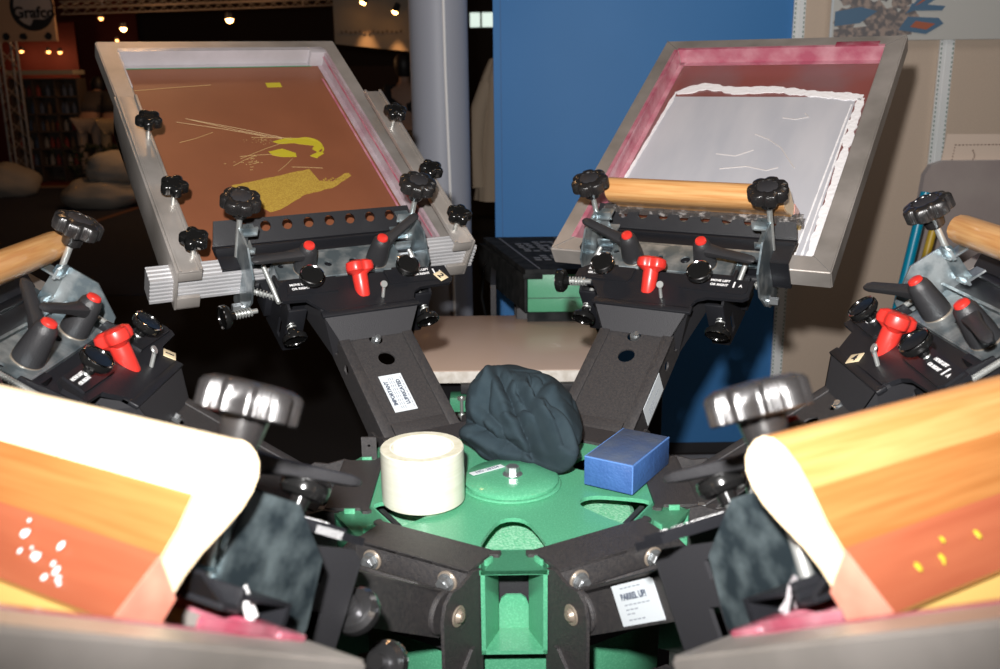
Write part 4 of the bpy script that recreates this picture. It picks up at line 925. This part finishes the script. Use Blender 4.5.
def f_bush(bm):
    r = random.Random(8)
    for k in range(420):
        c = V((r.gauss(0, .28), r.uniform(-.12, .12), r.uniform(.1, .55))); d = V((r.uniform(-1, 1), r.uniform(-1, 1), r.uniform(.2, 1))).normalized()*r.uniform(.06, .13); s = d.orthogonal().normalized()*.014
        slab(bm, [c-s, c+d*.5-s*1.3, c+d, c+d*.5+s*1.3], .002, d.cross(s).normalized())
pb = aty(112, 148, 12.4); bu = thing('potted_shrub', 'low dark green shrub in front of the people in the hall', 'plant', T(pb.x, 12.4, 0))
O('foliage', f_bush, mat('dark leaf', (.02, .035, .015), .7), bu, smooth=0); O('planter', lambda bm: boxm(bm, (-.45, -.14, 0), (.45, .14, .2), bev=.01), BLK2, bu)
# lamps of the hall
def lamp(u, v, y, r, m, lab, e):
    p = aty(u, v, y); o = thing('hall_lamp', lab, 'lamp', T(p+V((0, 0, Z0))), 'lamps in the dark hall')
    O('bulb', lambda bm: lathe(bm, [(0, -r), (r*.7, -r*.7), (r, 0), (r*.7, r*.7), (0, r)], None, 20), m, o)
    O('lamp_housing', lambda bm: lathe(bm, [(r*.5, r*1.9), (r*.9, r*1.8), (r*1.15, r*.3), (r*1.1, r*.1), (r*.95, r*.9), (r*.5, r*1.3)], None, 20), BLK2, o)
    if e:
        l = bpy.data.lights.new('hall_light', 'POINT'); l.energy = e; l.color = (1, .5, .22); l.shadow_soft_size = r*2
        lo = bpy.data.objects.new('hall_light', l); COL.objects.link(lo); lo.location = p+V((0, -.05, Z0-r*2.5))
lamp(123.5, 28.5, 10.2, .034, LAMP, 'round glowing orange lamp in the hall above the corner of the brown screen', 11)
lamp(229.5, 19.5, 10.2, .04, LAMP, 'largest glowing orange lamp in the dark hall, above the middle of the brown screen', 11)
lamp(117, 40, 13, .022, LAMPS, 'dim orange lamp just above the top left corner of the brown screen', 4)
lamp(101, 18, 12, .03, LAMPS, 'dim flat lamp left of the round glowing one', 4)
for u, v, w in ((21.5, 51, 'leftmost of the three small lamps on the red wall'), (48.5, 51.5, 'middle of the three small lamps on the red wall'), (60, 52, 'rightmost of the three small lamps on the red wall')): lamp(u, v, 15.7, .035, LAMPS, w, 2.5)
def spotl(u, v, y, lab):
    p = aty(u, v, y); o = thing('spotlight', lab, 'spotlight', T(p+V((0, 0, Z0))), 'spotlights over the beige panel')
    O('lens', lambda bm: lathe(bm, [(0, -.012), (.025, -.012), (.03, 0), (0, 0)], None, 20), LAMP, o, M=Rx(-20) @ Ry(20)); O('can', lambda bm: lathe(bm, [(0, .09), (.028, .085), (.034, 0), (.030, -.004), (.028, .0)], None, 20), BLK2, o, M=Rx(-20) @ Ry(20))
    l = bpy.data.lights.new('panel_spot', 'SPOT'); l.energy = 22; l.color = (1, .5, .18); l.spot_size = radians(42); l.spot_blend = .9; l.shadow_soft_size = .02
    lo = bpy.data.objects.new('panel_spot', l); COL.objects.link(lo); lo.location = p+V((0, .02, Z0-.03)); lo.rotation_euler = (radians(14), 0, 0)
spotl(363, 2.5, 8.82, 'left warm spotlight above the beige panel'); spotl(395, 12, 8.82, 'right warm spotlight above the beige panel')
S('window_1', lambda bm: [boxm(bm, (aty(u0, 20, 16.2).x, 16.2, aty(480, 27, 16.2).z+Z0), (aty(u1, 20, 16.2).x, 16.25, aty(480, 12.5, 16.2).z+Z0)) for u0, u1 in ((408, 414), (470, 480), (482, 494))], WIN, smooth=0)
S('trim_9', lambda bm: boxm(bm, (aty(411.5, 80, 8.5).x, 8.5, 0), (aty(414, 80, 8.5).x, 8.6, 2.0)), mat('red post', (.35, .03, .02), .5))

# ------------------------------------------------------------------ light
def area(name, loc, target, size, e, color=(1, 1, 1), sy=None):
    l = bpy.data.lights.new(name, 'AREA'); l.energy = e; l.color = color; l.size = size
    if sy: l.shape = 'RECTANGLE'; l.size_y = sy
    o = bpy.data.objects.new(name, l); COL.objects.link(o); o.location = loc
    o.rotation_euler = (V(target)-V(loc)).to_track_quat('-Z', 'Y').to_euler(); return o
CW = CAM+V((0, 0, Z0))
fl_ = bpy.data.lights.new('camera_flash', 'SPOT'); fl_.energy = 240; fl_.color = (1, .97, .95); fl_.spot_size = radians(118); fl_.spot_blend = 1; fl_.shadow_soft_size = .018
fo = bpy.data.objects.new('camera_flash', fl_); COL.objects.link(fo); fo.location = CW + CR*-.05 + CU*.13 - Fv*.02
fo.rotation_euler = ray(560, 15).to_track_quat('-Z', 'Y').to_euler()
area('added_wall_fill', (1.4, 1.0, 3.1), (1.2, WY, 1.2), .7, 5, (1, .96, .92))  # added fill with no real fitting, lifts the booth walls and their shadows
area('halogen_light', (-.9, 1.9, 3.2), (0, .6, 1.2), .12, 3.2, (1, .55, .25))
area('halogen_light', (1.0, .2, 3.2), (0, .8, 1.2), .12, 2.2, (1, .55, .25))
w = bpy.data.worlds.new('W'); bpy.context.scene.world = w; w.use_nodes = True
w.node_tree.nodes['Background'].inputs[0].default_value = (.9, .55, .40, 1); w.node_tree.nodes['Background'].inputs[1].default_value = .012

# ------------------------------------------------------------------ camera
cam = bpy.data.cameras.new('Camera'); co = bpy.data.objects.new('Camera', cam); COL.objects.link(co)
m = Matrix((CR, CU, -Fv)).transposed().to_4x4(); m.translation = CW; co.matrix_world = m
cam.sensor_width = 36; cam.lens = FPX*36/1000; cam.clip_start = .02; cam.clip_end = 100
cam.dof.use_dof = True; cam.dof.focus_distance = 1.45; cam.dof.aperture_fstop = 7.5
sc = bpy.context.scene; sc.camera = co
sc.view_settings.view_transform = 'Standard'; sc.view_settings.look = 'None'; sc.view_settings.exposure = 0; sc.view_settings.gamma = 1
sc.view_settings.use_curve_mapping = False
